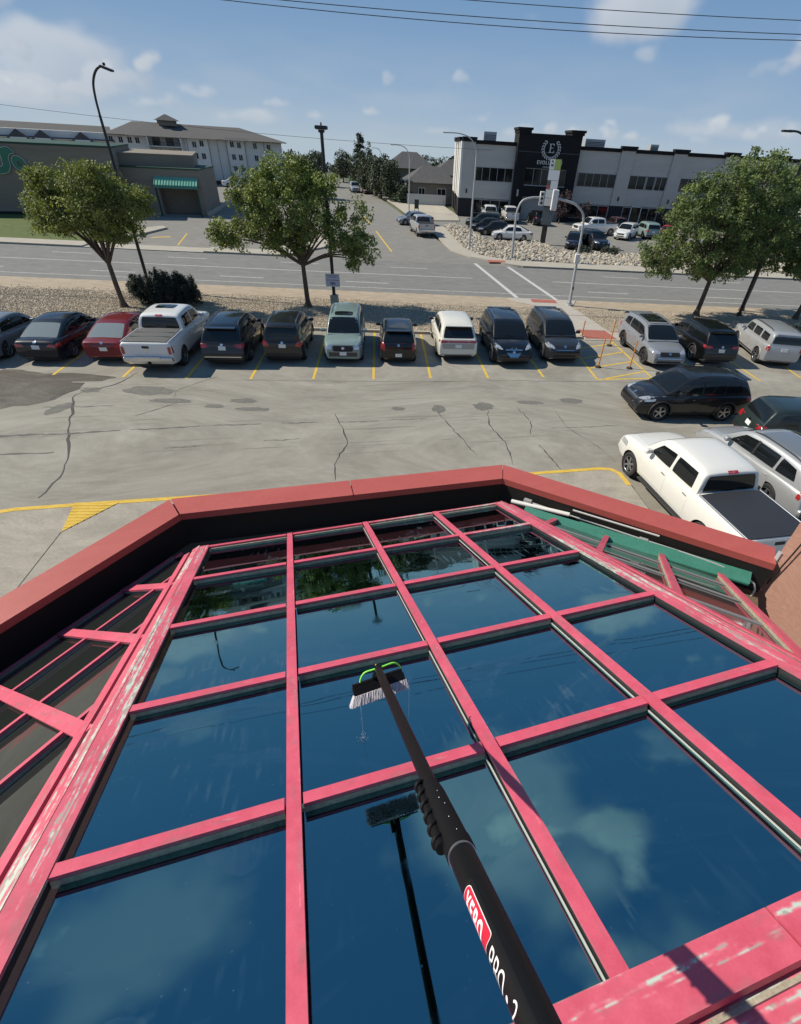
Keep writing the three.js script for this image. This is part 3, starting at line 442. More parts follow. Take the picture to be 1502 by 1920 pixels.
  const d0 = sk(-.531, -.62, .012); mesh('jet', tube([V3(d0.x - .004, 6.24, d0.z - .02), V3(d0.x - .002, 6.12, d0.z - .006), V3(d0.x, d0.y, d0.z)], .0016, 20, 6), water, drop);
  const sp = []; for (let i = 0; i < 26; i++) { const a = rb() * T2, r = rb() ** 2 * .035; const q = sk(-.531 + Math.cos(a) * r, -.62 + Math.sin(a) * r, .002 + rb() * .004); sp.push(new THREE.SphereGeometry(.0012 + rb() * .0018, 6, 5).translate(q.x, q.y, q.z)); } mesh('splash', sp, water, drop);
  const d2 = sk(-.3, -.585, .012), drop2 = thing('water_stream', 'second fainter stream of water falling right of the pole', 'water'); mesh('jet', tube([V3(d2.x - .002, 6.24, d2.z - .012), V3(d2.x, 6.12, d2.z), d2], .0011, 16, 5), water, drop2);
}

// ------------------------------------------------------------------ vehicles
const CSG = new Evaluator(); CSG.useGroups = false; CSG.attributes = ['position', 'normal'];
function curve(pts) { // monotone-ish piecewise curve through [x, y], softened
  return x => {
    if (x <= pts[0][0]) return pts[0][1]; const n = pts.length; if (x >= pts[n - 1][0]) return pts[n - 1][1];
    let i = 0; while (x > pts[i + 1][0]) i++;
    const [x0, y0] = pts[i], [x1, y1] = pts[i + 1], h = x1 - x0, t = (x - x0) / h, s = (y1 - y0) / h;
    const sl = k => { if (k <= 0 || k >= n - 1) return s; const a = (pts[k][1] - pts[k - 1][1]) / (pts[k][0] - pts[k - 1][0]), b = (pts[k + 1][1] - pts[k][1]) / (pts[k + 1][0] - pts[k][0]); return a * b <= 0 ? 0 : 2 * a * b / (a + b); };
    const m0 = sl(i), m1 = sl(i + 1), t2 = t * t, t3 = t2 * t;
    return (2 * t3 - 3 * t2 + 1) * y0 + (t3 - 2 * t2 + t) * h * m0 + (-2 * t3 + 3 * t2) * y1 + (t3 - t2) * h * m1;
  };
}
function loft(rings) { // closed tube of rings (same count), capped at both ends
  const n = rings[0].length, pos = [], idx = []; rings.forEach(r => r.forEach(p => pos.push(...p)));
  for (let i = 0; i < rings.length - 1; i++) for (let j = 0; j < n; j++) { const a = i * n + j, b = i * n + (j + 1) % n, c = a + n, d = b + n; idx.push(a, c, b, b, c, d); }
  for (const [k, f] of [[0, 1], [rings.length - 1, 0]]) { const c = pos.length / 3; const r = rings[k]; pos.push(...[0, 1, 2].map(q => r.reduce((s, p) => s + p[q], 0) / n)); for (let j = 0; j < n; j++) { const a = k * n + j, b = k * n + (j + 1) % n; f ? idx.push(c, a, b) : idx.push(c, b, a); } }
  const g = new THREE.BufferGeometry(); g.setAttribute('position', new THREE.Float32BufferAttribute(pos, 3)); g.setIndex(idx); g.computeVertexNormals(); return g;
}
function caster(geos) { // nearest hit of a ray on some geometries
  const T = []; for (const g of geos) { const p = g.attributes.position, ix = g.index; const n = ix ? ix.count : p.count; for (let i = 0; i < n; i += 3) { const q = []; for (let k = 0; k < 3; k++) { const v = ix ? ix.getX(i + k) : i + k; q.push(p.getX(v), p.getY(v), p.getZ(v)); } T.push(q); } }
  return (o, d) => {
    let best = Infinity;
    for (const t of T) {
      const e1x = t[3] - t[0], e1y = t[4] - t[1], e1z = t[5] - t[2], e2x = t[6] - t[0], e2y = t[7] - t[1], e2z = t[8] - t[2];
      const px = d.y * e2z - d.z * e2y, py = d.z * e2x - d.x * e2z, pz = d.x * e2y - d.y * e2x, det = e1x * px + e1y * py + e1z * pz; if (Math.abs(det) < 1e-9) continue;
      const sx = o.x - t[0], sy = o.y - t[1], sz = o.z - t[2], u = (sx * px + sy * py + sz * pz) / det; if (u < -1e-6 || u > 1.000001) continue;
      const qx = sy * e1z - sz * e1y, qy = sz * e1x - sx * e1z, qz = sx * e1y - sy * e1x, v = (d.x * qx + d.y * qy + d.z * qz) / det; if (v < -1e-6 || u + v > 1.000001) continue;
      const w = (e2x * qx + e2y * qy + e2z * qz) / det; if (w > 1e-6 && w < best) best = w;
    } return best < Infinity ? best : null;
  };
}
// a thin panel draped on a body: four corners, looked at along dir, raised by off
function drape(cast, c, dir, nu, nv, off, round = .12) {
  const P = [], d = dir.clone().normalize(); let last = null;
  for (let j = 0; j <= nv; j++) for (let i = 0; i <= nu; i++) {
    let u = i / nu, v = j / nv; // pull the corners in a little
    const cu = Math.abs(u - .5) * 2, cw = Math.abs(v - .5) * 2; const k = round * .6 * cu ** 6 * cw ** 6; u = .5 + (u - .5) * (1 - k); v = .5 + (v - .5) * (1 - k);
    const p = V3(0, 0, 0).addScaledVector(c[0], (1 - u) * (1 - v)).addScaledVector(c[1], u * (1 - v)).addScaledVector(c[2], u * v).addScaledVector(c[3], (1 - u) * v);
    const mid = c[0].clone().add(c[1]).add(c[2]).add(c[3]).multiplyScalar(.25); let q = null; // off the edge: creep back towards the middle
    for (let k = 0; k <= 20 && !q; k++) { const o = p.clone().lerp(mid, k * .05).addScaledVector(d, -4), h = cast(o, d); if (h) q = o.addScaledVector(d, h); }
    P.push(q || p);
  }
  const pos = [], idx = [], W = nu + 1; for (const p of P) { const q = p.clone().addScaledVector(d, -off); pos.push(q.x, q.y, q.z); }
  for (let j = 0; j < nv; j++) for (let i = 0; i < nu; i++) { const a = j * W + i; idx.push(a, a + 1, a + W, a + 1, a + W + 1, a + W); }
  const rim = []; for (let i = 0; i < nu; i++) rim.push(i); for (let j = 0; j < nv; j++) rim.push(j * W + nu); for (let i = nu; i > 0; i--) rim.push(nv * W + i); for (let j = nv; j > 0; j--) rim.push(j * W);
  const b = pos.length / 3; for (const k of rim) { const q = P[k].clone().addScaledVector(d, .012); pos.push(q.x, q.y, q.z); }
  for (let k = 0; k < rim.length; k++) { const n = (k + 1) % rim.length; idx.push(rim[k], b + k, rim[n], rim[n], b + k, b + n); }
  let g = new THREE.BufferGeometry(); g.setAttribute('position', new THREE.Float32BufferAttribute(pos, 3)); g.setIndex(idx);
  // face the viewer of the panel
  g.computeVertexNormals(); const nn = g.attributes.normal; let s = 0; for (let i = 0; i < W * (nv + 1); i++) s += nn.getX(i) * d.x + nn.getY(i) * d.y + nn.getZ(i) * d.z;
  if (s > 0) { const ix = g.index.array; for (let i = 0; i < ix.length; i += 3) { const t = ix[i]; ix[i] = ix[i + 1]; ix[i + 1] = t; } }
  return toCreasedNormals(g, .7);
}
const carPaint = (c, o = {}) => phys(c, { roughness: .4, metalness: .05, specularIntensity: .4, clearcoat: 1, clearcoatRoughness: .03, ...o });
const wheelCache = new Map();
function wheelGeo(r, w, spokes) {
  const k = [r, w, spokes].join(); if (wheelCache.has(k)) return wheelCache.get(k);
  const prof = [[r * .66, -w / 2], [r * .9, -w / 2], [r * .985, -w * .36], [r, -w * .2], [r, w * .2], [r * .985, w * .36], [r * .9, w / 2], [r * .66, w / 2], [r * .64, w * .1]].map(([a, b]) => new THREE.Vector2(a, b));
  const tyre = new THREE.LatheGeometry(prof, 36).rotateX(Math.PI / 2);
  const rim = [new THREE.TorusGeometry(r * .635, r * .035, 8, 36).translate(0, 0, w * .44), new THREE.CylinderGeometry(r * .12, r * .14, .03, 16).rotateX(Math.PI / 2).translate(0, 0, w * .4), new THREE.CylinderGeometry(r * .645, r * .645, w * .5, 32, 1, true).rotateX(Math.PI / 2)];
  for (let i = 0; i < spokes; i++) { const s = new THREE.BoxGeometry(r * (spokes > 6 ? .1 : .17), r * .54, .025); s.translate(0, r * .35, w * .38).rotateZ(i / spokes * T2); rim.push(s); }
  const back = new THREE.CircleGeometry(r * .64, 28).translate(0, 0, w * .05);
  const out = { tyre, rim: merge(rim), back }; wheelCache.set(k, out); return out;
}
/* x forward, y up. spec: L W H, wb wheelbase, fo front overhang, r wheel radius, gc clearance, top [[x,y]..] body's upper line, roof [[x,y]..] cabin line, belt */
function makeCar(name, label, category, s, paint, group) {
  const car = thing(name, label, category, [0, 0, 0], 0, group);
  const L = s.L, hw = s.W / 2, xf = L / 2, xr = -L / 2, xF = xf - s.fo, xR = xF - s.wb, gc = s.gc || .2, low = s.low || 0;
  const topF = curve(s.top), botF = curve([[xr, gc + .17], [xr + .1, gc + .08], [xr + .5, gc], [xf - .6, gc], [xf - .1, gc + .05], [xf, gc + .13]]);
  const taperF = s.taperF || .17, taperR = s.taperR || .1;
  const wid = x => hw * (1 - taperF * clamp((x - (xf - .95)) / .95) ** 2.4 - taperR * clamp((xr + .7 - x) / .7) ** 2.4);
  const prof = [[0, 0], [.5, 0], [.86, .0], [.94, .06], [.972, .22], [.99, .42], [1, .56], [.998, .7], [.985, .82], [.962, .91], [.92, .965], [.84, .992], [.5, 1], [0, 1]];
  const xs = []; { const e = [0, .012, .03, .06, .1, .16, .24, .34]; for (const d of e) xs.push(xr + d); for (let x = xr + .46; x < xf - .46; x += .13) xs.push(x); for (const d of e.slice().reverse()) xs.push(xf - d); }
  const rings = xs.map(x => {
    const yt = topF(x), yb = Math.min(botF(x), yt - .1), w = wid(x), cr = (s.crown ?? .045) * smooth(xr, xr + .4, x) * smooth(xf, xf - .3, x);
    const half = prof.map(([a, b]) => [x, lerp(yb, yt, b) + (b > .9 ? cr * (1 - a * a) - cr * .3 * smooth(.9, 1, b) : 0), a * w]);
    return [...half, ...half.slice(1, -1).reverse().map(([x, y, z]) => [x, y, -z])];
  });
  const bodyG = loft(rings);
  // cabin
  const rf = curve(s.roof), cx0 = s.roof[0][0], cx1 = s.roof[s.roof.length - 1][0], belt = s.belt, Hg = s.H - belt, cabW = hw * (s.cabW || .935), tum = s.tum ?? .19;
  const cxs = new Set(); for (const [x] of s.roof) cxs.add(x); const N = 46; for (let i = 0; i <= N; i++) cxs.add(cx0 + (cx1 - cx0) * (.5 - .5 * Math.cos(Math.PI * i / N) * (1 - .0)));
  const cprof = [[1, 0], [1, .3], [1, .55], [.995, .72], [.982, .84], [.955, .92], [.9, .97], [.8, .992], [.5, 1], [0, 1]];
  const cab = [...cxs].sort((a, b) => a - b).map(x => {
    const yt = Math.max(belt + .012, rf(x)), yb = belt - .06, plan = 1 - .09 * clamp((x - (cx1 - 1)) / 1) ** 2 - (s.planR ?? .07) * clamp((cx0 + .8 - x) / .8) ** 2;
    const half = [[x, yb, 0], ...cprof.map(([a, b]) => { const y = lerp(yb, yt, b); const z = cabW * plan * (1 - tum * clamp((y - belt) / Hg) ** 1.15) * a; return [x, y + (b > .9 ? .03 * (1 - a * a) * smooth(0, .3, (yt - belt) / Hg) : 0), z]; })];
    return [...half, ...half.slice(1, -1).reverse().map(([x, y, z]) => [x, y, -z])];
  });
  const cabG = loft(cab); const castAll = caster([bodyG, cabG]);
  // cut the wheel arches
  let b = new Brush(bodyG); b.updateMatrixWorld();
  const ar = s.r * (s.arch || 1.13);
  for (const x of [xF, xR]) for (const sd of [1, -1]) { const c = new Brush(new THREE.CylinderGeometry(ar, ar, .5, 36).rotateX(Math.PI / 2)); c.position.set(x, s.r + .01, sd * (hw - .04)); c.updateMatrixWorld(); b = CSG.evaluate(b, c, SUBTRACTION); b.updateMatrixWorld(); }
  let cabB = cabG;
  if (s.openWindow) { // lowered driver's window: hollow the cabin behind it
    let q = new Brush(cabG); q.updateMatrixWorld(); const w = s.openWindow; const c = new Brush(new THREE.BoxGeometry(w.x1 - w.x0, w.y1 - w.y0, 1.2)); c.position.set((w.x0 + w.x1) / 2, (w.y0 + w.y1) / 2, w.s * (hw - .5)); c.updateMatrixWorld(); q = CSG.evaluate(q, c, SUBTRACTION); cabB = q.geometry;
  }
  mesh('body', toCreasedNormals(b.geometry.index ? b.geometry.toNonIndexed() : b.geometry, .62), paint, car);
  mesh('cabin', toCreasedNormals(cabB.index ? cabB.toNonIndexed() : cabB, .62), s.cabPaint || paint, car);
  const pan = (nm, c, dir, off, mat, par = car, nu = 6, nv = 3, round) => mesh(nm, drape(castAll, c.map(a => V3(...a)), V3(...dir), nu, nv, off, round), mat, par);
  // wheels and arches
  const wg = wheelGeo(s.r, s.tw || .22, s.spokes || 5);
  for (const x of [xF, xR]) for (const sd of [1, -1]) {
    const w = new THREE.Group(); w.name = 'wheel'; w.position.set(x, s.r, sd * (hw - (s.tw || .22) / 2 - .012)); if (sd < 0) w.rotation.y = Math.PI; car.add(w);
    if (s.steer && x === xF) w.rotation.y += s.steer;
    mesh('tyre', wg.tyre, M.rubber, w); mesh('rim', wg.rim, s.rim || M.alloy, w); mesh('hub_back', wg.back, M.dark, w);
    if (!s.far) { const li = new THREE.CylinderGeometry(ar - .004, ar - .004, .3, 28, 1, true).rotateX(Math.PI / 2).translate(x, s.r + .01, sd * (hw - .2)); mesh('wheel_well', merge([li, new THREE.CircleGeometry(ar, 24).translate(x, s.r + .01, sd * (hw - .3))]), M.black, car); }
    if (s.clad) { const t = new THREE.TorusGeometry(ar + .028, .034, 6, 26, Math.PI * 1.12).rotateZ(-Math.PI * .06).translate(x, s.r + .01, sd * (hw - .016)); mesh('arch_trim', t, s.cladMat || M.dark, car); }
  }
  mesh('underbody', boxB(xr + .25, xf - .3, gc - .03, gc + .06, -hw * .78, hw * .78), M.black, car);
  // glass
  const gl = s.glass || M.glassCar, W0 = cabW;
  for (const sd of [1, -1]) for (const w of s.windows) { if (s.openWindow && s.openWindow.s === sd && w.driver) continue; pan('window', w.q.map(([x, y]) => [x, y, sd * 3]), [0, 0, -sd], .006, gl, car, w.nu || 8, 4, .05); }
  if (s.pillar) for (const sd of [1, -1]) for (const q of s.pillar) pan('pillar_trim', q.map(([x, y]) => [x, y, sd * 3]), [0, 0, -sd], .004, M.black, car, 2, 3, 0);
  { const [a, c] = s.ws; const d = V3(a[0] - c[0], a[1] - c[1], 0).normalize(); const n = [-(-d.y), -d.x, 0]; // down and back into the screen
    const dir = d.x > 0 ? [d.y, -d.x, 0] : [d.y, -d.x, 0]; pan('windshield', [[a[0], a[1], -W0 * .9], [a[0], a[1], W0 * .9], [c[0], c[1], W0 * (1 - tum) * .89], [c[0], c[1], -W0 * (1 - tum) * .89]], dir, .006, gl, car, 10, 5, .06); }
  if (s.rw) { const [a, c] = s.rw; const d = V3(c[0] - a[0], c[1] - a[1], 0).normalize(); pan('rear_window', [[a[0], a[1], -W0 * .84], [a[0], a[1], W0 * .84], [c[0], c[1], W0 * (1 - tum) * .86], [c[0], c[1], -W0 * (1 - tum) * .86]], [d.y, -d.x, 0], .006, s.rwMat || gl, car, 10, 5, .06); }
  // doors with handles
  for (const sd of [1, -1]) for (const [x0, x1, y0, y1] of s.doors || []) { const d = pan('door', [[x0, y0, sd * 3], [x1, y0, sd * 3], [x1, y1, sd * 3], [x0, y1, sd * 3]], [0, 0, -sd], .005, paint, car, 4, 5, .04); if (!s.far) pan('handle', [[x0 + .06, y1 - .17, sd * 3], [x0 + .24, y1 - .17, sd * 3], [x0 + .24, y1 - .14, sd * 3], [x0 + .06, y1 - .14, sd * 3]], [0, 0, -sd], .025, s.handle || paint, d, 2, 1); }
  // lights, grille, bumpers
  const F = s.front, R = s.rear;
  for (const sd of [1, -1]) {
    const zz = (a) => sd * a;
    pan('headlight', F.lamp.map(([z, y, x]) => [x ?? 9, y, zz(z * hw)]).map(p => [5, p[1], p[2]]), [-1, 0, 0], .008, M.lampClear, car, 6, 3, .2);
    pan('headlight_side', [[xf - .62, F.side[0], sd * 3], [xf - .2, F.side[1], sd * 3], [xf - .2, F.side[2], sd * 3], [xf - .62, F.side[3], sd * 3]], [0, 0, -sd], .006, M.lampClear, car, 5, 2, .2);
    pan('taillight', R.lamp.map(([z, y]) => [-5, y, zz(z * hw)]), [1, 0, 0], .01, R.mat || M.lampRed, car, 4, 4, .15);
    if (R.side) pan('taillight_side', [[xr + .05, R.side[0], sd * 3], [xr + R.side[2], R.side[0] + .02, sd * 3], [xr + R.side[2], R.side[1], sd * 3], [xr + .05, R.side[1], sd * 3]], [0, 0, -sd], .008, R.mat || M.lampRed, car, 4, 3, .15);
    const mx = s.mirror[0], my = s.mirror[1]; mesh('mirror', [rbox(.16, .15, .2, .05, mx, my, sd * (hw + .08)), box(.08, .05, .14, mx + .02, my - .04, sd * (hw - .02))], s.mirrorMat || paint, car);
  }
  for (const [y0, y1, w0, w1, m] of F.grille) pan('grille', [[5, y0, -w0 * hw], [5, y0, w0 * hw], [5, y1, w1 * hw], [5, y1, -w1 * hw]], [-1, 0, 0], .007, m || M.black, car, 8, 2, .1);
  for (const [y0, y1, w0, w1, m] of R.trim || []) pan('rear_trim', [[-5, y0, -w0 * hw], [-5, y0, w0 * hw], [-5, y1, w1 * hw], [-5, y1, -w1 * hw]], [1, 0, 0], .009, m || M.black, car, 8, 2, .05);
  if (s.skirt !== false) for (const sd of [1, -1]) pan('rocker', [[xR + ar + .02, gc + .02, sd * 3], [xF - ar - .02, gc + .02, sd * 3], [xF - ar - .02, gc + (s.skirt || .12), sd * 3], [xR + ar + .02, gc + (s.skirt || .12), sd * 3]], [0, 0, -sd], .007, M.black, car, 8, 2, 0);
  { const p = R.plate || [.75]; pan('license_plate', [[-5, p[0] - .075, -.15], [-5, p[0] - .075, .15], [-5, p[0] + .075, .15], [-5, p[0] + .075, -.15]], [1, 0, 0], .014, M.plate, car, 3, 2, 0); }
  if (F.plate) pan('license_plate', [[5, F.plate - .075, -.15], [5, F.plate - .075, .15], [5, F.plate + .075, .15], [5, F.plate + .075, -.15]], [-1, 0, 0], .014, M.plate, car, 3, 2, 0);
  if (F.badge) pan('badge', [[5, F.badge - .05, -.07], [5, F.badge - .05, .07], [5, F.badge + .05, .07], [5, F.badge + .05, -.07]], [-1, 0, 0], .016, M.chrome, car, 2, 2, .3);
  if (R.badge) pan('badge', [[-5, R.badge - .05, -.06], [-5, R.badge - .05, .06], [-5, R.badge + .05, .06], [-5, R.badge + .05, -.06]], [1, 0, 0], .014, M.chrome, car, 2, 2, .3);
  if (s.sunroof) pan('sunroof', [[s.sunroof[0], 5, -.42], [s.sunroof[0], 5, .42], [s.sunroof[1], 5, .42], [s.sunroof[1], 5, -.42]], [0, -1, 0], .006, gl, car, 4, 4, .15);
  if (s.roofMat) pan('roof_panel', [[s.roofMat[0], 5, -.5], [s.roofMat[0], 5, .5], [s.roofMat[1], 5, .5], [s.roofMat[1], 5, -.5]], [0, -1, 0], .006, s.roofMat[2], car, 6, 6, .1);
  if (s.rails) for (const sd of [1, -1]) { const pts = []; for (let k = 0; k <= 6; k++) { const x = lerp(s.rails[0], s.rails[1], k / 6); const z = sd * cabW * (1 - tum) * .86, o = V3(x, 4, z), h = castAll(o, V3(0, -1, 0)); pts.push(V3(x, 4 - h + (k % 6 ? .05 : .0), z)); } mesh('roof_rail', tube(pts, .018, 20, 6), s.railMat || M.alloy, car); }
  if (s.hoodLine) { const h = s.hoodLine; pan('hood', [[h[0], 5, -hw * .78], [h[0], 5, hw * .78], [h[1], 5, hw * .62], [h[1], 5, -hw * .62]], [0, -1, 0], .005, paint, car, 8, 6, .1); }
  if (s.wiper) mesh('wiper', rod(V3(s.ws[0][0] + .03, s.ws[0][1] + .03, -.1), V3(s.ws[0][0] - .12, s.ws[0][1] + .1, .42), .008), M.black, car);
  if (s.bed) { // pickup bed cover, rails and tailgate
    const B = s.bed; pan('bed_cover', [[B.x0, 5, -hw * B.w], [B.x0, 5, hw * B.w], [B.x1, 5, hw * B.w], [B.x1, 5, -hw * B.w]], [0, -1, 0], .03, B.mat, car, 8, 6, .02);
    for (const k of B.folds || []) { const x = lerp(B.x0, B.x1, k); mesh('cover_fold', box(.02, .012, hw * B.w * 1.96, x, topF(x) + .046, 0), M.black, car); }
    for (const sd of [1, -1]) mesh('bed_rail', rod(V3(B.x0, topF(B.x0) + .012, sd * hw * .9), V3(B.x1, topF(B.x1) + .012, sd * hw * .9), .028), B.rail || M.dark, car);
    pan('tailgate', [[-5, B.g0, -hw * .8], [-5, B.g0, hw * .8], [-5, B.g1, hw * .8], [-5, B.g1, -hw * .8]], [1, 0, 0], .008, paint, car, 8, 4, .02);
    pan('gate_handle', [[-5, B.g1 - .14, -.14], [-5, B.g1 - .14, .14], [-5, B.g1 - .05, .14], [-5, B.g1 - .05, -.14]], [1, 0, 0], .016, M.black, car, 3, 2, .1);
    mesh('rear_bumper', [rbox(.22, .2, s.W * .94, .05, xr - .02, gc + .33, 0), rbox(.2, .06, s.W * .5, .02, xr - .06, gc + .42, 0)], B.bumper || M.chrome, car);
    mesh('hitch', boxB(xr - .2, xr, gc + .12, gc + .2, -.05, .05), M.black, car);
    if (B.step) for (const sd of [1, -1]) mesh('side_step', rbox(s.wb * .62, .07, .17, .025, (xF + xR) / 2, gc + .03, sd * (hw - .0)), M.black, car);
    pan('brake_light', [[-5, s.H - .1, -.16], [-5, s.H - .1, .16], [-5, s.H - .05, .16], [-5, s.H - .05, -.16]], [1, 0, 0], .02, M.lampRed, car, 3, 1);
  }
  if (s.spoiler) mesh('spoiler', rbox(.24, .04, s.W * .66, .015, s.spoiler[0], s.spoiler[1], 0), s.spoilerMat || paint, car);
  return car;
}
const sedan = (o = {}) => ({
  L: 4.6, W: 1.8, H: 1.45, wb: 2.7, fo: .88, r: .33, gc: .17, belt: .9,
  top: [[-2.3, .66], [-2.27, .86], [-2.2, .95], [-2.0, .985], [-1.4, 1.0], [-.6, .95], [.3, .92], [1.0, .9], [1.6, .82], [2.05, .72], [2.22, .62], [2.3, .5]],
  roof: [[-1.95, .93], [-1.0, 1.32], [-.6, 1.42], [0, 1.45], [.4, 1.42], [.65, 1.36], [1.35, .9]],
  windows: [{ q: [[-.15, .98], [.95, .95], [.52, 1.29], [-.15, 1.36]], driver: 1 }, { q: [[-1.02, 1.0], [-.22, .98], [-.22, 1.36], [-.85, 1.3]] }], pillar: [[[-.24, .97], [-.13, .97], [-.13, 1.37], [-.24, 1.37]]],
  ws: [[1.26, .96], [.6, 1.38]], rw: [[-1.82, .99], [-.95, 1.35]], doors: [[-.18, 1.0, .36, .89], [-1.1, -.2, .36, .91]],
  front: { lamp: [[.52, .58], [.9, .62], [.9, .74], [.56, .68]], side: [.62, .6, .7, .76], grille: [[.28, .44, .5, .42], [.5, .62, .4, .44]], badge: .64 },
  rear: { lamp: [[.52, .72], [.97, .7], [.97, .86], [.6, .84]], side: [.72, .88, .35], trim: [[.22, .34, .6, .66]], plate: [.78], badge: .92 }, mirror: [.85, 1.0], taperR: .12, ...o });
const suv = (o = {}) => ({
  L: 4.6, W: 1.86, H: 1.68, wb: 2.68, fo: .92, r: .36, gc: .22, belt: 1.06, clad: true, tum: .17,
  top: [[-2.3, .62], [-2.28, .8], [-2.24, 1.0], [-2.16, 1.08], [-1.6, 1.1], [-.6, 1.08], [.3, 1.06], [1.0, 1.03], [1.65, .96], [2.1, .84], [2.24, .7], [2.3, .52]],
  roof: [[-2.2, 1.06], [-2.0, 1.42], [-1.86, 1.58], [-1.5, 1.65], [-.6, 1.68], [.2, 1.65], [.48, 1.58], [1.25, 1.05]],
  windows: [{ q: [[-.1, 1.13], [.88, 1.11], [.42, 1.49], [-.1, 1.55]], driver: 1 }, { q: [[-1.0, 1.14], [-.17, 1.13], [-.17, 1.55], [-1.0, 1.55]] }, { q: [[-1.78, 1.18], [-1.08, 1.14], [-1.08, 1.54], [-1.62, 1.48]] }], pillar: [[[-.19, 1.12], [-.08, 1.12], [-.08, 1.56], [-.19, 1.56]]],
  ws: [[1.17, 1.11], [.44, 1.58]], rw: [[-2.16, 1.14], [-1.93, 1.54]], doors: [[-.14, .95, .42, 1.05], [-1.05, -.16, .42, 1.06]],
  front: { lamp: [[.5, .72], [.9, .78], [.9, .94], [.56, .84]], side: [.8, .74, .84, .92], grille: [[.32, .5, .55, .5], [.58, .76, .46, .5]], badge: .72 },
  rear: { lamp: [[.62, .82], [.98, .82], [.98, 1.04], [.7, 1.02]], side: [.84, 1.06, .3], trim: [[.3, .52, .8, .84]], plate: [.84], badge: .98 }, mirror: [.8, 1.16], taperR: .09, taperF: .18, spoiler: [-1.95, 1.6], skirt: .16, ...o });
const pickup = (o = {}) => ({
  L: 5.85, W: 2.03, H: 1.9, wb: 3.6, fo: .98, r: .4, gc: .34, belt: 1.24, tw: .26, tum: .15, planR: .02, spokes: 6, crown: .03,
  top: [[-2.92, 1.0], [-2.9, 1.27], [-2.82, 1.33], [-1.2, 1.31], [-.2, 1.26], [.8, 1.24], [1.3, 1.22], [2.2, 1.16], [2.7, 1.06], [2.86, .9], [2.92, .64]],
  roof: [[-.98, 1.2], [-.93, 1.55], [-.86, 1.8], [-.6, 1.87], [.2, 1.9], [.75, 1.87], [.98, 1.8], [1.62, 1.22]],
  windows: [{ q: [[.26, 1.3], [1.26, 1.29], [.9, 1.68], [.26, 1.74]], driver: 1 }, { q: [[-.74, 1.31], [.16, 1.3], [.16, 1.74], [-.66, 1.74]] }], pillar: [],
  ws: [[1.54, 1.28], [.94, 1.8]], rw: [[-.97, 1.32], [-.89, 1.76]], doors: [[.2, 1.35, .52, 1.23], [-.82, .18, .52, 1.24]],
  front: { lamp: [[.6, .82], [.94, .82], [.94, 1.04], [.6, 1.02]], side: [.84, .84, 1.0, 1.02], grille: [[.7, 1.0, .55, .57], [.46, .6, .75, .78, M.chrome]], badge: .86 },
  rear: { lamp: [[.84, .86], [.985, .86], [.985, 1.2], [.84, 1.2]], side: [.88, 1.2, .14], plate: [.62] }, mirror: [1.15, 1.36], mirrorMat: null, taperR: .03, taperF: .12, skirt: false, hoodLine: [1.66, 2.62],
  bed: { x0: -2.84, x1: -1.06, w: .84, mat: M.black, g0: .78, g1: 1.24, step: true }, clad: false, handle: M.chrome, ...o });
// place by the middle of the near bumper and a heading (unit x, z of the nose)
function put(car, s, bx, bz, hx, hz, end) { const l = Math.hypot(hx, hz); hx /= l; hz /= l; const k = end === 'rear' ? 1 : end === 'front' ? -1 : 0; car.position.set(bx + hx * s.L / 2 * k, 0.002, bz + hz * s.L / 2 * k); car.rotation.y = Math.atan2(-hz, hx); return car; }
const C = { black: carPaint([.004, .004, .005]), navy: carPaint([.005, .007, .014]), charcoal: carPaint([.012, .012, .014]), graphite: carPaint([.022, .023, .025]), red: carPaint([.16, .012, .016]), white: carPaint([.7, .7, .68], { metalness: 0 }), pearl: carPaint([.68, .66, .58], { metalness: 0 }), sage: carPaint([.2, .27, .26]), grey: carPaint([.2, .21, .23], { metalness: 0 }), silver: carPaint([.42, .43, .44], { metalness: .4 }), steelGrey: carPaint([.24, .25, .26], { metalness: .4 }), moss: carPaint([.02, .03, .029]), bright: carPaint([.5, .02, .02]), pewter: carPaint([.33, .33, .32], { metalness: .3 }) };
const away = [-.063, -.998], toward = [.063, .998], AV = 'cars parked along the gravel strip', NV2 = 'cars in the lot of the black and grey building';
const put2 = (nm, lab, cat, s, p, bx, bz, h, end, group) => put(makeCar(nm, lab, cat, s, p, group), s, bx, bz, h[0], h[1], end);
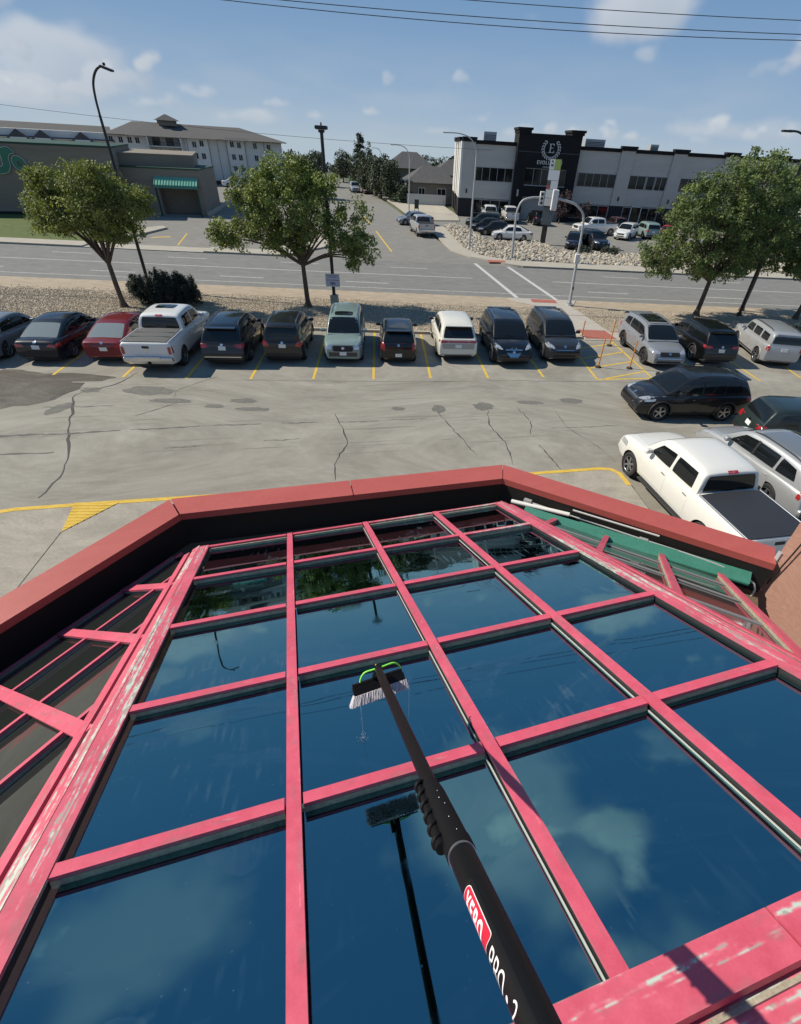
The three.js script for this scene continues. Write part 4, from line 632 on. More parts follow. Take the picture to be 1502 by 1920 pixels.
{
  const tintedRear = phys([.2, .23, .24], { roughness: .12, ior: 1.6 });
  put2('sedan_car', 'silver grey car cut off by the left edge of the picture', 'car', sedan({ L: 4.8, W: 1.85, H: 1.5 }), C.steelGrey, -18.35, -19.9, [-.02, -1], 'rear', AV);
  put2('sedan_car', 'black sedan with a pale shaded rear window, second from the left', 'car', sedan({ rwMat: tintedRear, rear: { lamp: [[.45, .76], [.97, .72], [.97, .86], [.6, .86]], side: [.74, .88, .3], trim: [[.2, .34, .66, .7]], plate: [.74], badge: .92 } }), C.navy, -15.7, -20.35, away, 'rear', AV);
  put2('sedan_car', 'dark red sedan beside the white pickup truck', 'car', sedan({ L: 4.5, W: 1.79, rwMat: tintedRear, rear: { lamp: [[.5, .74], [.97, .72], [.97, .87], [.58, .86]], side: [.74, .88, .35], trim: [[.2, .3, .6, .66]], plate: [.66], badge: .92 } }), C.red, -13.15, -20.65, away, 'rear', AV);
  const ram = pickup({ L: 5.82, rim: M.alloy, sunroof: [-.1, .55], rear: { lamp: [[.83, .86], [.985, .86], [.985, 1.16], [.83, 1.16]], side: [.88, 1.16, .14], plate: [.62], badge: 1.04 }, bed: { x0: -2.84, x1: -1.06, w: .82, mat: std([.1, .1, .1], .8), folds: [.33, .66], g0: .74, g1: 1.24, step: true, rail: C.white } });
  put2('pickup_truck', 'white crew cab pickup with a grey folding bed cover', 'pickup truck', ram, C.white, -10.85, -19.7, away, 'rear', AV);
  put2('suv_car', 'dark navy crossover with silver roof rails right of the white pickup', 'car', suv({ L: 4.75, W: 1.9, H: 1.7, rails: [-1.6, .25], railMat: M.chrome, rear: { lamp: [[.62, .86], [.98, .84], [.98, 1.02], [.66, 1.02]], side: [.86, 1.04, .3], trim: [[.3, .46, .84, .86, M.graph], [.48, .52, .82, .82, M.chrome]], plate: [.84], badge: .98 } }), C.navy, -8.2, -20.65, away, 'rear', AV);
  put2('suv_car', 'charcoal boxy crossover with thin roof rails left of the sage green one', 'car', suv({ L: 4.44, W: 1.8, H: 1.7, rails: [-1.6, .25], roof: [[-2.15, 1.06], [-2.05, 1.45], [-1.95, 1.62], [-1.6, 1.68], [-.6, 1.7], [.2, 1.67], [.48, 1.6], [1.2, 1.05]], rw: [[-2.13, 1.14], [-2.02, 1.56]], top: [[-2.22, .62], [-2.21, .8], [-2.18, 1.0], [-2.1, 1.08], [-1.6, 1.1], [-.6, 1.08], [.3, 1.06], [1.0, 1.05], [1.65, 1.0], [2.08, .9], [2.18, .72], [2.22, .52]] }), C.charcoal, -5.78, -21.3, away, 'rear', AV);
  put2('suv_car', 'sage green crossover with sunroof, facing the camera', 'car', suv({ L: 4.44, W: 1.78, H: 1.74, wiper: 1, clad: true, cladMat: C.graphite, sunroof: [-.1, .38], rails: [-1.7, .2], railMat: C.sage, roof: [[-2.15, 1.06], [-2.05, 1.45], [-1.95, 1.66], [-1.6, 1.72], [-.6, 1.74], [.2, 1.71], [.48, 1.64], [1.16, 1.05]], ws: [[1.09, 1.11], [.46, 1.62]], rw: [[-2.13, 1.14], [-2.02, 1.58]], top: [[-2.22, .62], [-2.21, .8], [-2.18, 1.0], [-2.1, 1.08], [-1.6, 1.1], [-.6, 1.08], [.3, 1.06], [1.0, 1.05], [1.7, 1.0], [2.1, .93], [2.19, .72], [2.22, .52]], hoodLine: [1.22, 2.02], front: { lamp: [[.55, .72], [.93, .74], [.93, .92], [.55, .9]], side: [.76, .76, .88, .92], grille: [[.24, .6, .93, .95, C.graphite], [.64, .88, .5, .52]], badge: .78, plate: .55 } }), C.sage, -3.15, -21.45, toward, 'front', AV);
  put2('hatchback_car', 'small black hatchback with tall red tail lights', 'car', sedan({ L: 4.1, W: 1.7, H: 1.46, wb: 2.57, fo: .82, taperR: .13, top: [[-2.05, .5], [-2.03, .75], [-1.98, .92], [-1.85, .97], [-1.4, 1.0], [-.6, .96], [.3, .93], [1.0, .9], [1.5, .82], [1.85, .72], [2, .6], [2.05, .48]], roof: [[-1.95, .92], [-1.6, 1.25], [-1.4, 1.38], [-.9, 1.44], [-.1, 1.46], [.35, 1.42], [.55, 1.36], [1.25, .9]], rw: [[-1.88, .98], [-1.52, 1.32]], windows: [{ q: [[-.2, .98], [.88, .95], [.46, 1.29], [-.2, 1.36]] }, { q: [[-1.2, 1.02], [-.28, .98], [-.28, 1.36], [-1.05, 1.32]] }], ws: [[1.16, .96], [.52, 1.38]], rear: { lamp: [[.68, .68], [.99, .66], [.96, 1.02], [.76, .98]], side: [.7, .98, .28], trim: [[.24, .4, .7, .74]], plate: [.46], badge: .9 }, spoiler: [-1.52, 1.4] }), C.black, -.66, -21.75, away, 'rear', AV);
  put2('suv_car', 'white crossover with a full width red tail light bar', 'car', suv({ L: 4.74, W: 1.92, H: 1.7, clad: false, cabW: .9, roof: [[-2.28, 1.06], [-2.0, 1.36], [-1.8, 1.56], [-1.5, 1.64], [-.6, 1.69], [.2, 1.66], [.48, 1.58], [1.25, 1.05]], rw: [[-2.24, 1.12], [-1.86, 1.53]], top: [[-2.37, .62], [-2.35, .8], [-2.31, 1.0], [-2.22, 1.08], [-1.6, 1.1], [-.6, 1.08], [.3, 1.06], [1.0, 1.03], [1.65, .96], [2.1, .84], [2.3, .7], [2.37, .52]], rear: { lamp: [[.5, .93], [.98, .92], [.98, 1.02], [.5, 1.02]], side: [.94, 1.04, .25], trim: [[.3, .42, .85, .88], [.93, 1.02, .5, .5, M.lampRed], [.66, .9, .78, .8, C.pewter]], plate: [.78] }, mirrorMat: M.dark }), C.pearl, 2.12, -22.3, away, 'rear', AV);
  put2('suv_car', 'black crossover with chrome v shaped grille facing the camera', 'car', suv({ L: 4.8, W: 1.92, H: 1.69, rails: [-1.6, .3], railMat: M.chrome, wiper: 1, taperF: .24, hoodLine: [1.3, 2.1], front: { lamp: [[.52, .78], [.93, .86], [.93, 1.0], [.62, .88]], side: [.86, .78, .86, .98], grille: [[.28, .42, .6, .62], [.5, .82, .2, .46, M.chrome], [.55, .84, .14, .4]], badge: .72 } }), C.black, 4.72, -21.85, toward, 'front', AV);
  put2('suv_car', 'dark grey crossover facing the camera beside the hatched bay', 'car', suv({ L: 4.52, W: 1.84, H: 1.68, wiper: 1, rails: [-1.6, .3], railMat: M.black, hoodLine: [1.26, 2.05], front: { lamp: [[.54, .74], [.93, .84], [.93, .98], [.6, .86]], side: [.84, .76, .84, .96], grille: [[.3, .5, .62, .6], [.6, .84, .5, .54], [.7, .73, .5, .52, M.chrome]], badge: .84 } }), C.graphite, 7.28, -22.5, toward, 'front', AV);
  put2('suv_car', 'flat grey crossover with black panoramic roof right of the hatched bay', 'car', suv({ L: 4.6, W: 1.86, H: 1.68, wiper: 1, roofMat: [-1.2, .4, M.glassCar], rails: [-1.6, .3], railMat: M.alloy, hoodLine: [1.26, 2.05], rim: M.dark, front: { lamp: [[.5, .74], [.93, .78], [.93, .92], [.54, .84]], side: [.8, .76, .84, .92], grille: [[.26, .44, .7, .66], [.64, .82, .54, .56], [.54, .57, .66, .66, M.chrome]], badge: .76 } }), C.grey, 12.35, -22.3, [.03, .998], 'front', AV);
  put2('suv_car', 'black crossover parked nose in between the flat grey and silver ones', 'car', suv({ L: 4.65, W: 1.88, H: 1.68, roofMat: [-1.3, .4, M.glassCar], rear: { lamp: [[.5, .92], [.97, .9], [.97, 1.02], [.6, 1.02]], side: [.92, 1.04, .3], trim: [[.26, .52, .86, .88]], plate: [.8], badge: .98 } }), C.black, 15.2, -22.95, [-.02, -1], 'rear', AV);
  put2('suv_car', 'boxy silver wagon with square windows near the right edge', 'car', suv({ L: 4.42, W: 1.78, H: 1.68, tum: .11, clad: true, cladMat: C.pewter, rails: [-1.7, .4], railMat: M.dark, top: [[-2.21, .6], [-2.2, .8], [-2.17, 1.06], [-2.1, 1.13], [-1.6, 1.13], [-.6, 1.11], [.3, 1.1], [1.0, 1.09], [1.7, 1.05], [2.1, .98], [2.18, .75], [2.21, .52]], roof: [[-2.16, 1.08], [-2.1, 1.4], [-2.02, 1.6], [-1.7, 1.66], [-.6, 1.68], [.4, 1.66], [.66, 1.6], [1.08, 1.08]], rw: [[-2.14, 1.17], [-2.07, 1.52]], ws: [[1.02, 1.14], [.66, 1.58]], windows: [{ q: [[-.02, 1.16], [.84, 1.16], [.6, 1.5], [-.02, 1.52]], driver: 1 }, { q: [[-.92, 1.17], [-.14, 1.16], [-.14, 1.52], [-.92, 1.52]] }, { q: [[-1.8, 1.18], [-1.08, 1.17], [-1.08, 1.52], [-1.76, 1.5]] }], pillar: [], rear: { lamp: [[.8, .82], [.98, .82], [.98, 1.06], [.8, 1.06]], side: [.84, 1.06, .12], trim: [[.28, .4, .84, .86, C.pewter]], plate: [.9] } }), C.silver, 18.45, -23.1, [.16, -1], 'rear', AV);
  put2('suv_car', 'dark car mostly cut off by the right edge behind the silver wagon', 'car', suv({ L: 4.6 }), C.moss, 21.6, -23.4, [.1, -1], 'rear', AV);
  // moving through the lot
  const rav = suv({ L: 4.58, W: 1.84, H: 1.69, wb: 2.66, fo: .93, rails: [-1.5, .1], railMat: M.black, wiper: 1, openWindow: { x0: -.02, x1: .64, y0: 1.13, y1: 1.5, s: 1 }, front: { lamp: [[.5, .78], [.92, .84], [.92, 1.0], [.62, .9]], side: [.82, .76, .86, .98], grille: [[.3, .52, .6, .56], [.7, .82, .5, .54], [.76, .79, .5, .5, M.chrome]], badge: .84 }, spokes: 5 });
  const rv = put2('suv_car', 'dark charcoal crossover driving left through the parking lot', 'car', rav, C.charcoal, 10.93, -17.72, [-1, .05], 'mid');
  const drv = thing('person', 'driver in a dark shirt seen through the open window of the charcoal crossover', 'person');
  { // driver: one continuous bust with arms, by distance field
    const J = [[V3(-.1, .72, 0), V3(-.14, 1.12, 0), .17, .2], [V3(-.14, 1.15, -.17), V3(-.14, 1.15, .17), .08, .08], [V3(-.12, 1.2, 0), V3(-.1, 1.32, 0), .055, .05], [V3(-.09, 1.38, 0), V3(-.08, 1.43, 0), .078, .085], [V3(-.14, 1.14, .19), V3(-.02, .95, .25), .055, .045], [V3(-.02, .95, .25), V3(.24, 1.08, .14), .042, .032], [V3(.24, 1.08, .14), V3(.32, 1.12, .12), .035, .03], [V3(-.14, 1.14, -.19), V3(0, .95, -.2), .055, .045], [V3(0, .95, -.2), V3(.26, 1.08, -.1), .042, .032], [V3(.0, 1.4, 0), V3(.012, 1.39, 0), .012, .012]];
    const sd = p => { let r = 9; for (const [a, b, ra, rb] of J) { const ab = b.clone().sub(a), t = clamp(p.clone().sub(a).dot(ab) / ab.lengthSq()), d = p.distanceTo(a.clone().addScaledVector(ab, t)) - lerp(ra, rb, t), h = clamp(.5 + .5 * (r - d) / .03); r = lerp(r, d, h) - .03 * h * (1 - h); } return r; };
    const N = 56, mc = new MarchingCubes(N, M.dark, false, false, 60000), c0 = V3(.05, 1.1, 0), S = .5; mc.isolation = 0;
    for (let z = 0; z < N; z++) for (let y = 0; y < N; y++) for (let x = 0; x < N; x++) mc.field[z * N * N + y * N + x] = -sd(V3((x - N / 2) / (N / 2) * S, (y - N / 2) / (N / 2) * S, (z - N / 2) / (N / 2) * S).add(c0)); mc.update();
    const n = mc.count, g = new THREE.BufferGeometry(), pp = new Float32Array(n * 3), col = new Float32Array(n * 3); for (let i = 0; i < n * 3; i++) pp[i] = mc.positionArray[i] * S + [c0.x, c0.y, c0.z][i % 3];
    for (let i = 0; i < n; i++) { const y = pp[i * 3 + 1], x = pp[i * 3], skin = (y > 1.27 && y < 1.46) || (x > .06 && y < 1.2), hair = y >= 1.46 || (y > 1.36 && x < -.12); col.set(hair ? [.03, .02, .015] : skin ? [.42, .24, .17] : [.12, .05, .05], i * 3); }
    g.setAttribute('position', new THREE.BufferAttribute(pp, 3)); g.setAttribute('normal', new THREE.BufferAttribute(mc.normalArray.slice(0, n * 3), 3)); g.setAttribute('color', new THREE.BufferAttribute(col, 3));
    mesh('body', g, std([1, 1, 1], .8, { vertexColors: true }), drv); drv.position.copy(rv.position).add(V3(0, -.02, 0)); drv.rotation.y = rv.rotation.y; drv.translateX(.12); drv.translateZ(.42);
  }
  // parked by the right of the bay
  const silv = pickup({ rim: M.alloy, glass: M.glassCar, mirrorMat: C.white, bed: { x0: -2.86, x1: -1.06, w: .86, mat: std([.028, .03, .036], .6), g0: .74, g1: 1.26, step: true, rail: M.alloy, bumper: M.chrome } });
  put2('pickup_truck', 'white crew cab pickup with a black bed cover below the coral parapet', 'pickup truck', silv, carPaint([.7, .69, .655], { metalness: 0 }), 8.7, -8.15, [-.157, -.988], 'rear');
  put2('suv_car', 'pale silver crossover parked right of the white pickup', 'car', suv({ L: 4.77, W: 1.84, H: 1.69, clad: false, rails: [-1.6, .3], railMat: M.dark, roofMat: [-1.4, .4, C.steelGrey], hoodLine: [1.26, 2.05] }), C.silver, 11.65, -10.3, [-.157, -.988], 'rear');
  put2('wagon_car', 'dark green grey wagon cut off by the right edge behind the pale silver crossover', 'car', suv({ L: 4.7, W: 1.8, H: 1.68, clad: false, spoiler: null }), C.moss, 12.0, -15.2, [1, .12], 'rear');
}

// ------------------------------------------------------------------ buildings
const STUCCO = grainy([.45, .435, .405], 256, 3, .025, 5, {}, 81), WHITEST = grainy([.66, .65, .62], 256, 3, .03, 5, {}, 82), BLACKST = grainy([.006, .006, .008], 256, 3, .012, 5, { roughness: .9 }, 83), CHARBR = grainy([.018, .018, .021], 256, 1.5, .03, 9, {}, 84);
const FRAME = std([.3, .31, .32], .5), TAUPE = grainy([.235, .2, .16], 256, 4, .03, 4, {}, 85), GREEN = std([.012, .055, .036], .7), SHINGLE = grainy([.115, .11, .105], 256, 2.5, .04, 9, {}, 86), SHINGLE2 = grainy([.085, .083, .085], 256, 2.5, .04, 9, {}, 87), CREAM = grainy([.74, .72, .67], 256, 4, .035, 4, {}, 88), HOUSE = grainy([.2, .18, .15], 128, 2, .03, 4, {}, 89);
function windowOn(parent, x0, x1, y0, y1, z, mull = 1, frame = FRAME, glass = M.glassWin, rows = 1) { // faces +z of its parent
  const w = mesh('window', boxB(x0, x1, y0, y1, z - .1, z - .05), glass, parent); const t = .07;
  mesh('frame', [boxB(x0 - t, x1 + t, y1, y1 + t, z - .08, z + .03), boxB(x0 - t, x1 + t, y0 - t, y0, z - .08, z + .05), boxB(x0 - t, x0, y0, y1, z - .08, z + .03), boxB(x1, x1 + t, y0, y1, z - .08, z + .03), ...Array.from({ length: mull - 1 }, (_, k) => { const x = lerp(x0, x1, (k + 1) / mull); return boxB(x - .03, x + .03, y0, y1, z - .06, z + .02); }), ...Array.from({ length: rows - 1 }, (_, k) => { const y = lerp(y0, y1, (k + 1) / rows); return boxB(x0, x1, y - .03, y + .03, z - .06, z + .018); })], frame, w);
  return w;
}
{ // two-storey office block with the black sign tower
  const b = thing('office_building', 'two storey grey office block with black sign tower and flat roof', 'building', [0, 0, -82.45]);
  const zF = 0, zB = -14;
  mesh('wall', boxB(6.5, 70, 0, 8.5, zB, -.12), STUCCO, b); // core
  mesh('roof_deck', boxB(6.6, 70, 8.5, 8.56, zB + .1, -.2), SHINGLE2, b);
  const spans = [[8.05, 13.7], [22.5, 28.55], [30.5, 36.05], [37.95, 43.5], [45.3, 50.5], [52.7, 60]];
  for (const [x0, x1] of spans) {
    mesh('upper_panel', [boxB(x0, x1, 6.05, 8.55, -.12, -.02), boxB(x0, x1, 2.3, 4.38, -.12, -.02)], STUCCO, b);
    mesh('panel_groove', boxB(x0, x1, 2.28, 2.31, -.1, -.005), M.dark, b);
    mesh('cornice', [boxB(x0, x1, 8.55, 8.95, -.4, .1), boxB(x0, x1, 8.8, 8.98, -.4, .2)], BLACKST, b);
    mesh('base_wall', boxB(x0, x1, 0, .5, -.12, -.01), CHARBR, b);
    windowOn(b, x0 + .2, x1 - .2, .55, 2.15, -.06, 4, FRAME);
  }
  windowOn(b, 8.2, 13.6, 4.45, 5.98, -.04, 5); windowOn(b, 23.1, 28.5, 4.45, 5.98, -.04, 5);
  for (const [x0] of spans.slice(2)) { windowOn(b, x0 + .05, x0 + 2.4, 4.45, 5.98, -.04, 2); windowOn(b, x0 + 2.7, x0 + 3.75, 4.45, 5.98, -.04, 1); windowOn(b, x0 + 4.0, x0 + 5.5, 4.45, 5.98, -.04, 2); }
  for (const [x0, x1] of [[6.35, 8.05], [28.55, 30.5], [36.05, 37.95], [43.5, 45.3], [50.5, 52.7]]) {
    const p = mesh('pilaster', boxB(x0, x1, 2.3, 8.75, -.3, .18), WHITEST === null ? STUCCO : STUCCO, b); mesh('pilaster_base', boxB(x0, x1, 0, 2.3, -.3, .16), CHARBR, p);
    mesh('pilaster_cap', [boxB(x0 - .08, x1 + .08, 8.75, 9.02, -.5, .3), boxB(x0 - .16, x1 + .16, 9.02, 9.28, -.5, .38)], BLACKST, p);
    mesh('wall_lamp', [boxB((x0 + x1) / 2 - .1, (x0 + x1) / 2 + .1, 2.9, 3.4, .18, .3)], M.dark, p);
  }
  // left flank with three piers; its sunlight is painted in as whiter stucco
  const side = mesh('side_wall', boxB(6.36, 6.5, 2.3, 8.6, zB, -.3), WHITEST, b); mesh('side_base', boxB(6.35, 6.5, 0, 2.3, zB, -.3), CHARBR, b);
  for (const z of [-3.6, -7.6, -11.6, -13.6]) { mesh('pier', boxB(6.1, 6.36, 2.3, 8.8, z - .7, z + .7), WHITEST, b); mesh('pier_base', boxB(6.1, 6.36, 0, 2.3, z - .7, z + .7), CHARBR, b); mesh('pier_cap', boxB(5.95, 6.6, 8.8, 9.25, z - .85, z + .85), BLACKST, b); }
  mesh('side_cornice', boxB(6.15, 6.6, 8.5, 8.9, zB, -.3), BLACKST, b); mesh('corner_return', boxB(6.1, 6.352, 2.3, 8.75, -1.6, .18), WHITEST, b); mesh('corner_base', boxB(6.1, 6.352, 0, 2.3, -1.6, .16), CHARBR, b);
  for (const z of [-2.0, -5.6, -9.6]) { const w = mesh('window', boxB(6.3, 6.345, 4.4, 6, z - .45, z + .45), M.glassWin, b); mesh('frame', [boxB(6.28, 6.35, 5.98, 6.06, z - .5, z + .5), boxB(6.26, 6.35, 4.34, 4.42, z - .5, z + .5)], FRAME, w); mesh('lower_window', boxB(6.3, 6.345, .6, 2.1, z - .45, z + .45), M.glassWin, b); }
  // tower
  const t = mesh('tower', [boxB(13.8, 22.5, 6.25, 10.05, -3, .75), boxB(13.8, 15.3, 0, 6.25, -3, .75), boxB(21.1, 22.5, 0, 6.25, -3, .75), boxB(15.3, 21.1, 2.9, 4.2, -3, .75)], BLACKST, b);
  for (const x of [13.75, 21.0]) mesh('tower_cap', [boxB(x - .05, x + 1.65, 10.05, 10.35, -3, .95), boxB(x - .2, x + 1.8, 10.35, 10.62, -3, 1.1)], BLACKST, t);
  mesh('tower_line', boxB(13.95, 22.35, 8.02, 8.06, .75, .76), std([.12, .13, .15], .6), t); mesh('tower_sill', boxB(15.3, 21.1, 4.2, 4.28, .5, .85), FRAME, t);
  windowOn(t, 15.35, 21.05, 4.3, 6.15, .45, 5); windowOn(t, 15.4, 21.0, .1, 2.8, -.4, 4, FRAME, M.glassWin, 2);
  for (const x of [14.5, 21.8]) mesh('sconce', boxB(x - .12, x + .12, 2.9, 3.7, .75, .95), std([.4, .4, .38], .5), t);
  const fl = new FontLoader(), serif = await fl.loadAsync('fonts/droid/droid_serif_regular.typeface.json'), sans = await fl.loadAsync('fonts/droid/droid_sans_bold.typeface.json');
  const signM = std([.5, .5, .48], .5); const txt = (str, size, x, y, font, z, w = 0) => { const g = new TextGeometry(str, { font, size, depth: .06, curveSegments: 4 }); g.computeBoundingBox(); const k = g.boundingBox.max.x - g.boundingBox.min.x; if (w) g.scale(w / k, 1, 1); g.translate(x - (w || k) / 2, y, z); return g; };
  mesh('tower_sign', [txt('E', 1.0, 18.4, 8.05, serif, .77), txt('EVOLUTION', .44, 18.4, 6.72, sans, .77, 3.5)], signM, t); mesh('tower_sign_tagline', Array.from({ length: 9 }, (_, k) => boxB(17.6 + k * .2, 17.72 + k * .2, 6.32, 6.5 + (k % 3) * .03, .755, .8)), std([.3, .3, .3], .6), t);
  const leaves = []; for (const s of [-1, 1]) for (let k = 0; k < 9; k++) { const a = deg(-86 + k * 16.5); for (const q of [-1, 1]) { const l = new THREE.SphereGeometry(.5, 8, 6); l.scale(.34, .16, .06); l.rotateZ(s * (a + Math.PI / 2 + q * .6)); l.translate(s * Math.cos(a) * (1.12 + q * .13), Math.sin(a) * (1.05 + q * .1), 0); l.translate(18.4, 8.45, .79); leaves.push(l); } }
  mesh('laurel_emblem', leaves, std([.5, .5, .48], .5, { side: THREE.DoubleSide }), t);
  for (const [x0, x1, h, z] of [[9.4, 11.2, 1.1, -3], [24.3, 27.2, 1, -4], [34.0, 35.2, .8, -4]]) { const u = mesh('rooftop_unit', [boxB(x0, x1, 8.56, 8.9 + h, z - 1.6, z)], M.galv, b); mesh('vent_slats', Array.from({ length: 5 }, (_, k) => boxB(x0 + .1, x1 - .1, 8.8 + k * h * .18, 8.86 + k * h * .18, z, z + .04)), M.dark, u); }
  const d = mesh('door', boxB(31.9, 33.3, .05, 2.25, -.08, .02), M.glassWin, b); mesh('door_frame', [boxB(31.8, 31.9, 0, 2.35, -.05, .1), boxB(33.3, 33.4, 0, 2.35, -.05, .1), boxB(31.8, 33.4, 2.25, 2.35, -.05, .1)], WHITEST, d);
}
{ // grocery store on the left: long taupe wall, green trim, loading bay
  const th = deg(18), b = thing('store_building', 'long taupe store with green trim and loading bay at left', 'building', [-44.7, 0, -61.6], th);
  mesh('wall', boxB(-40, 12.4, 0, 6.25, -14, 0), TAUPE, b); mesh('wall_trim', boxB(-40, 12.45, 6.25, 6.42, -14, .06), GREEN, b); mesh('fascia_band', boxB(-40, 12.42, 3.05, 3.25, 0, .06), TAUPE, b); mesh('plinth', boxB(-40, 12.42, 0, .35, 0, .05), CHARBR, b);
  mesh('rear_wall', boxB(12.4, 20.2, 0, 5.7, -18, -3.2), TAUPE, b); mesh('rear_trim', boxB(12.4, 20.25, 5.7, 5.85, -18, -3.15), TAUPE, b);
  // sign letters: the swoop of the S and the o
  const shp = new THREE.Shape(); const c = [[3.05, 5.98], [2.3, 5.75], [2.2, 5.0], [2.05, 4.4], [1.2, 4.1], [1.1, 3.75], [2.3, 3.8], [2.75, 4.4], [2.85, 5.1], [3.15, 5.4], [3.5, 5.5]];
  shp.moveTo(...c[0]); shp.splineThru(c.slice(1).map(([x, y]) => new THREE.Vector2(x, y))); shp.lineTo(...c[0]);
  const o = new THREE.Shape().absellipse(3.62, 4.6, .58, .72, 0, T2, false, .5); o.holes.push(new THREE.Path().absellipse(3.66, 4.6, .2, .26, 0, T2, false, .5));
  const sg = mesh('sign_letter', [new THREE.ExtrudeGeometry(shp, { depth: .15, bevelEnabled: false, curveSegments: 8 }).translate(0, 0, .02)], std([.02, .16, .1], .45), b); mesh('sign_letter', new THREE.ExtrudeGeometry(o, { depth: .15, bevelEnabled: false }).translate(0, 0, .02), std([.025, .17, .12], .45), b);
  const rim = (pts, cl) => new THREE.TubeGeometry(new THREE.CatmullRomCurve3(pts.map(([x, y]) => V3(x, y, .16)), cl), 60, .035, 6, cl);
  mesh('letter_edge', [rim(c, true), rim(Array.from({ length: 20 }, (_, k) => { const a = k / 20 * T2, e = V3(Math.cos(a) * .58, Math.sin(a) * .72, 0).applyAxisAngle(V3(0, 0, 1), .5); return [3.62 + e.x, 4.6 + e.y]; }), true)], std([.45, .5, .45], .5), sg);
}
{
  const b = thing('loading_dock', 'taupe loading dock block with ribbed green metal awning', 'building', [-31.5, 0, -67.85], deg(8));
  mesh('wall', [boxB(-5, 6.3, 3.0, 4.55, -9, 0), boxB(-5, 1.5, 0, 3.0, -9, 0), boxB(5.6, 6.3, 0, 3, -9, 0), boxB(1.5, 5.6, 0, 3, -9, -3)], TAUPE, b); mesh('trim', boxB(-5.05, 6.35, 4.53, 4.65, -9, .06), GREEN, b);
  for (let k = 0; k < 5; k++) mesh('dock_door_panel', boxB(1.6, 5.5, .06 + k * .56, .06 + k * .56 + .54, -3, -2.92), CHARBR, b); mesh('dock_floor', boxB(1.5, 5.6, 0, .06, -2.9, .1), M.street, b);
  const aw = mesh('awning', prismOn([V3(1.3, 3.8, .02), V3(6.0, 3.8, .02), V3(6.0, 3.05, 1.0), V3(1.3, 3.05, 1.0)], V3(0, 1, .8).normalize(), .05), std([.16, .4, .3], .4), b);
  for (let k = 0; k <= 15; k++) { const x = 1.35 + k * .307; mesh('awning_rib', beam(V3(x, 3.8, .02), V3(x, 3.05, 1.0), V3(0, 1, .8), .05, .05, .03), std([.17, .42, .31], .4), aw); }
  mesh('awning_valance', boxB(1.3, 6, 2.75, 3.03, .95, 1.0), TEAL, b);
  for (const x of [1.42, 5.85]) mesh('dock_post', boxB(x - .08, x + .08, 0, 2.75, .82, .98), GREEN, b);
  mesh('ramp_wall', [boxB(6.35, 6.6, 0, .45, -22, .3), boxB(6.35, 6.6, .45, .9, -22, -21)], M.walk, b); mesh('handrail', [rod(V3(6.47, 1.25, -21), V3(6.47, 1.25, -12), .03), ...[-21, -18, -15, -12].map(z => rod(V3(6.47, .4, z), V3(6.47, 1.25, z), .025))], M.dark, b);
}
function hipRoof(x0, x1, z0, z1, y0, y1, in0, in1) { // eaves rectangle to a ridge along x
  const zc = (z0 + z1) / 2, A = V3(x0, y0, z1), B = V3(x1, y0, z1), Cc = V3(x1, y0, z0), D = V3(x0, y0, z0), E = V3(x0 + in0, y1, zc), F = V3(x1 - in1, y1, zc), p = [];
  const q = (a, b, c) => p.push(...a.toArray(), ...b.toArray(), ...c.toArray()); q(A, B, F); q(A, F, E); q(B, Cc, F); q(Cc, D, E); q(Cc, E, F); q(D, A, E); q(A, D, Cc); q(A, Cc, B);
  const g = new THREE.BufferGeometry(); g.setAttribute('position', new THREE.Float32BufferAttribute(p, 3)); g.computeVertexNormals();
  const uv = []; for (let i = 0; i < p.length; i += 3) uv.push(p[i] + p[i + 2] * .3, p[i + 1] * 2 + p[i + 2]); g.setAttribute('uv', new THREE.Float32BufferAttribute(uv, 2)); return g;
}
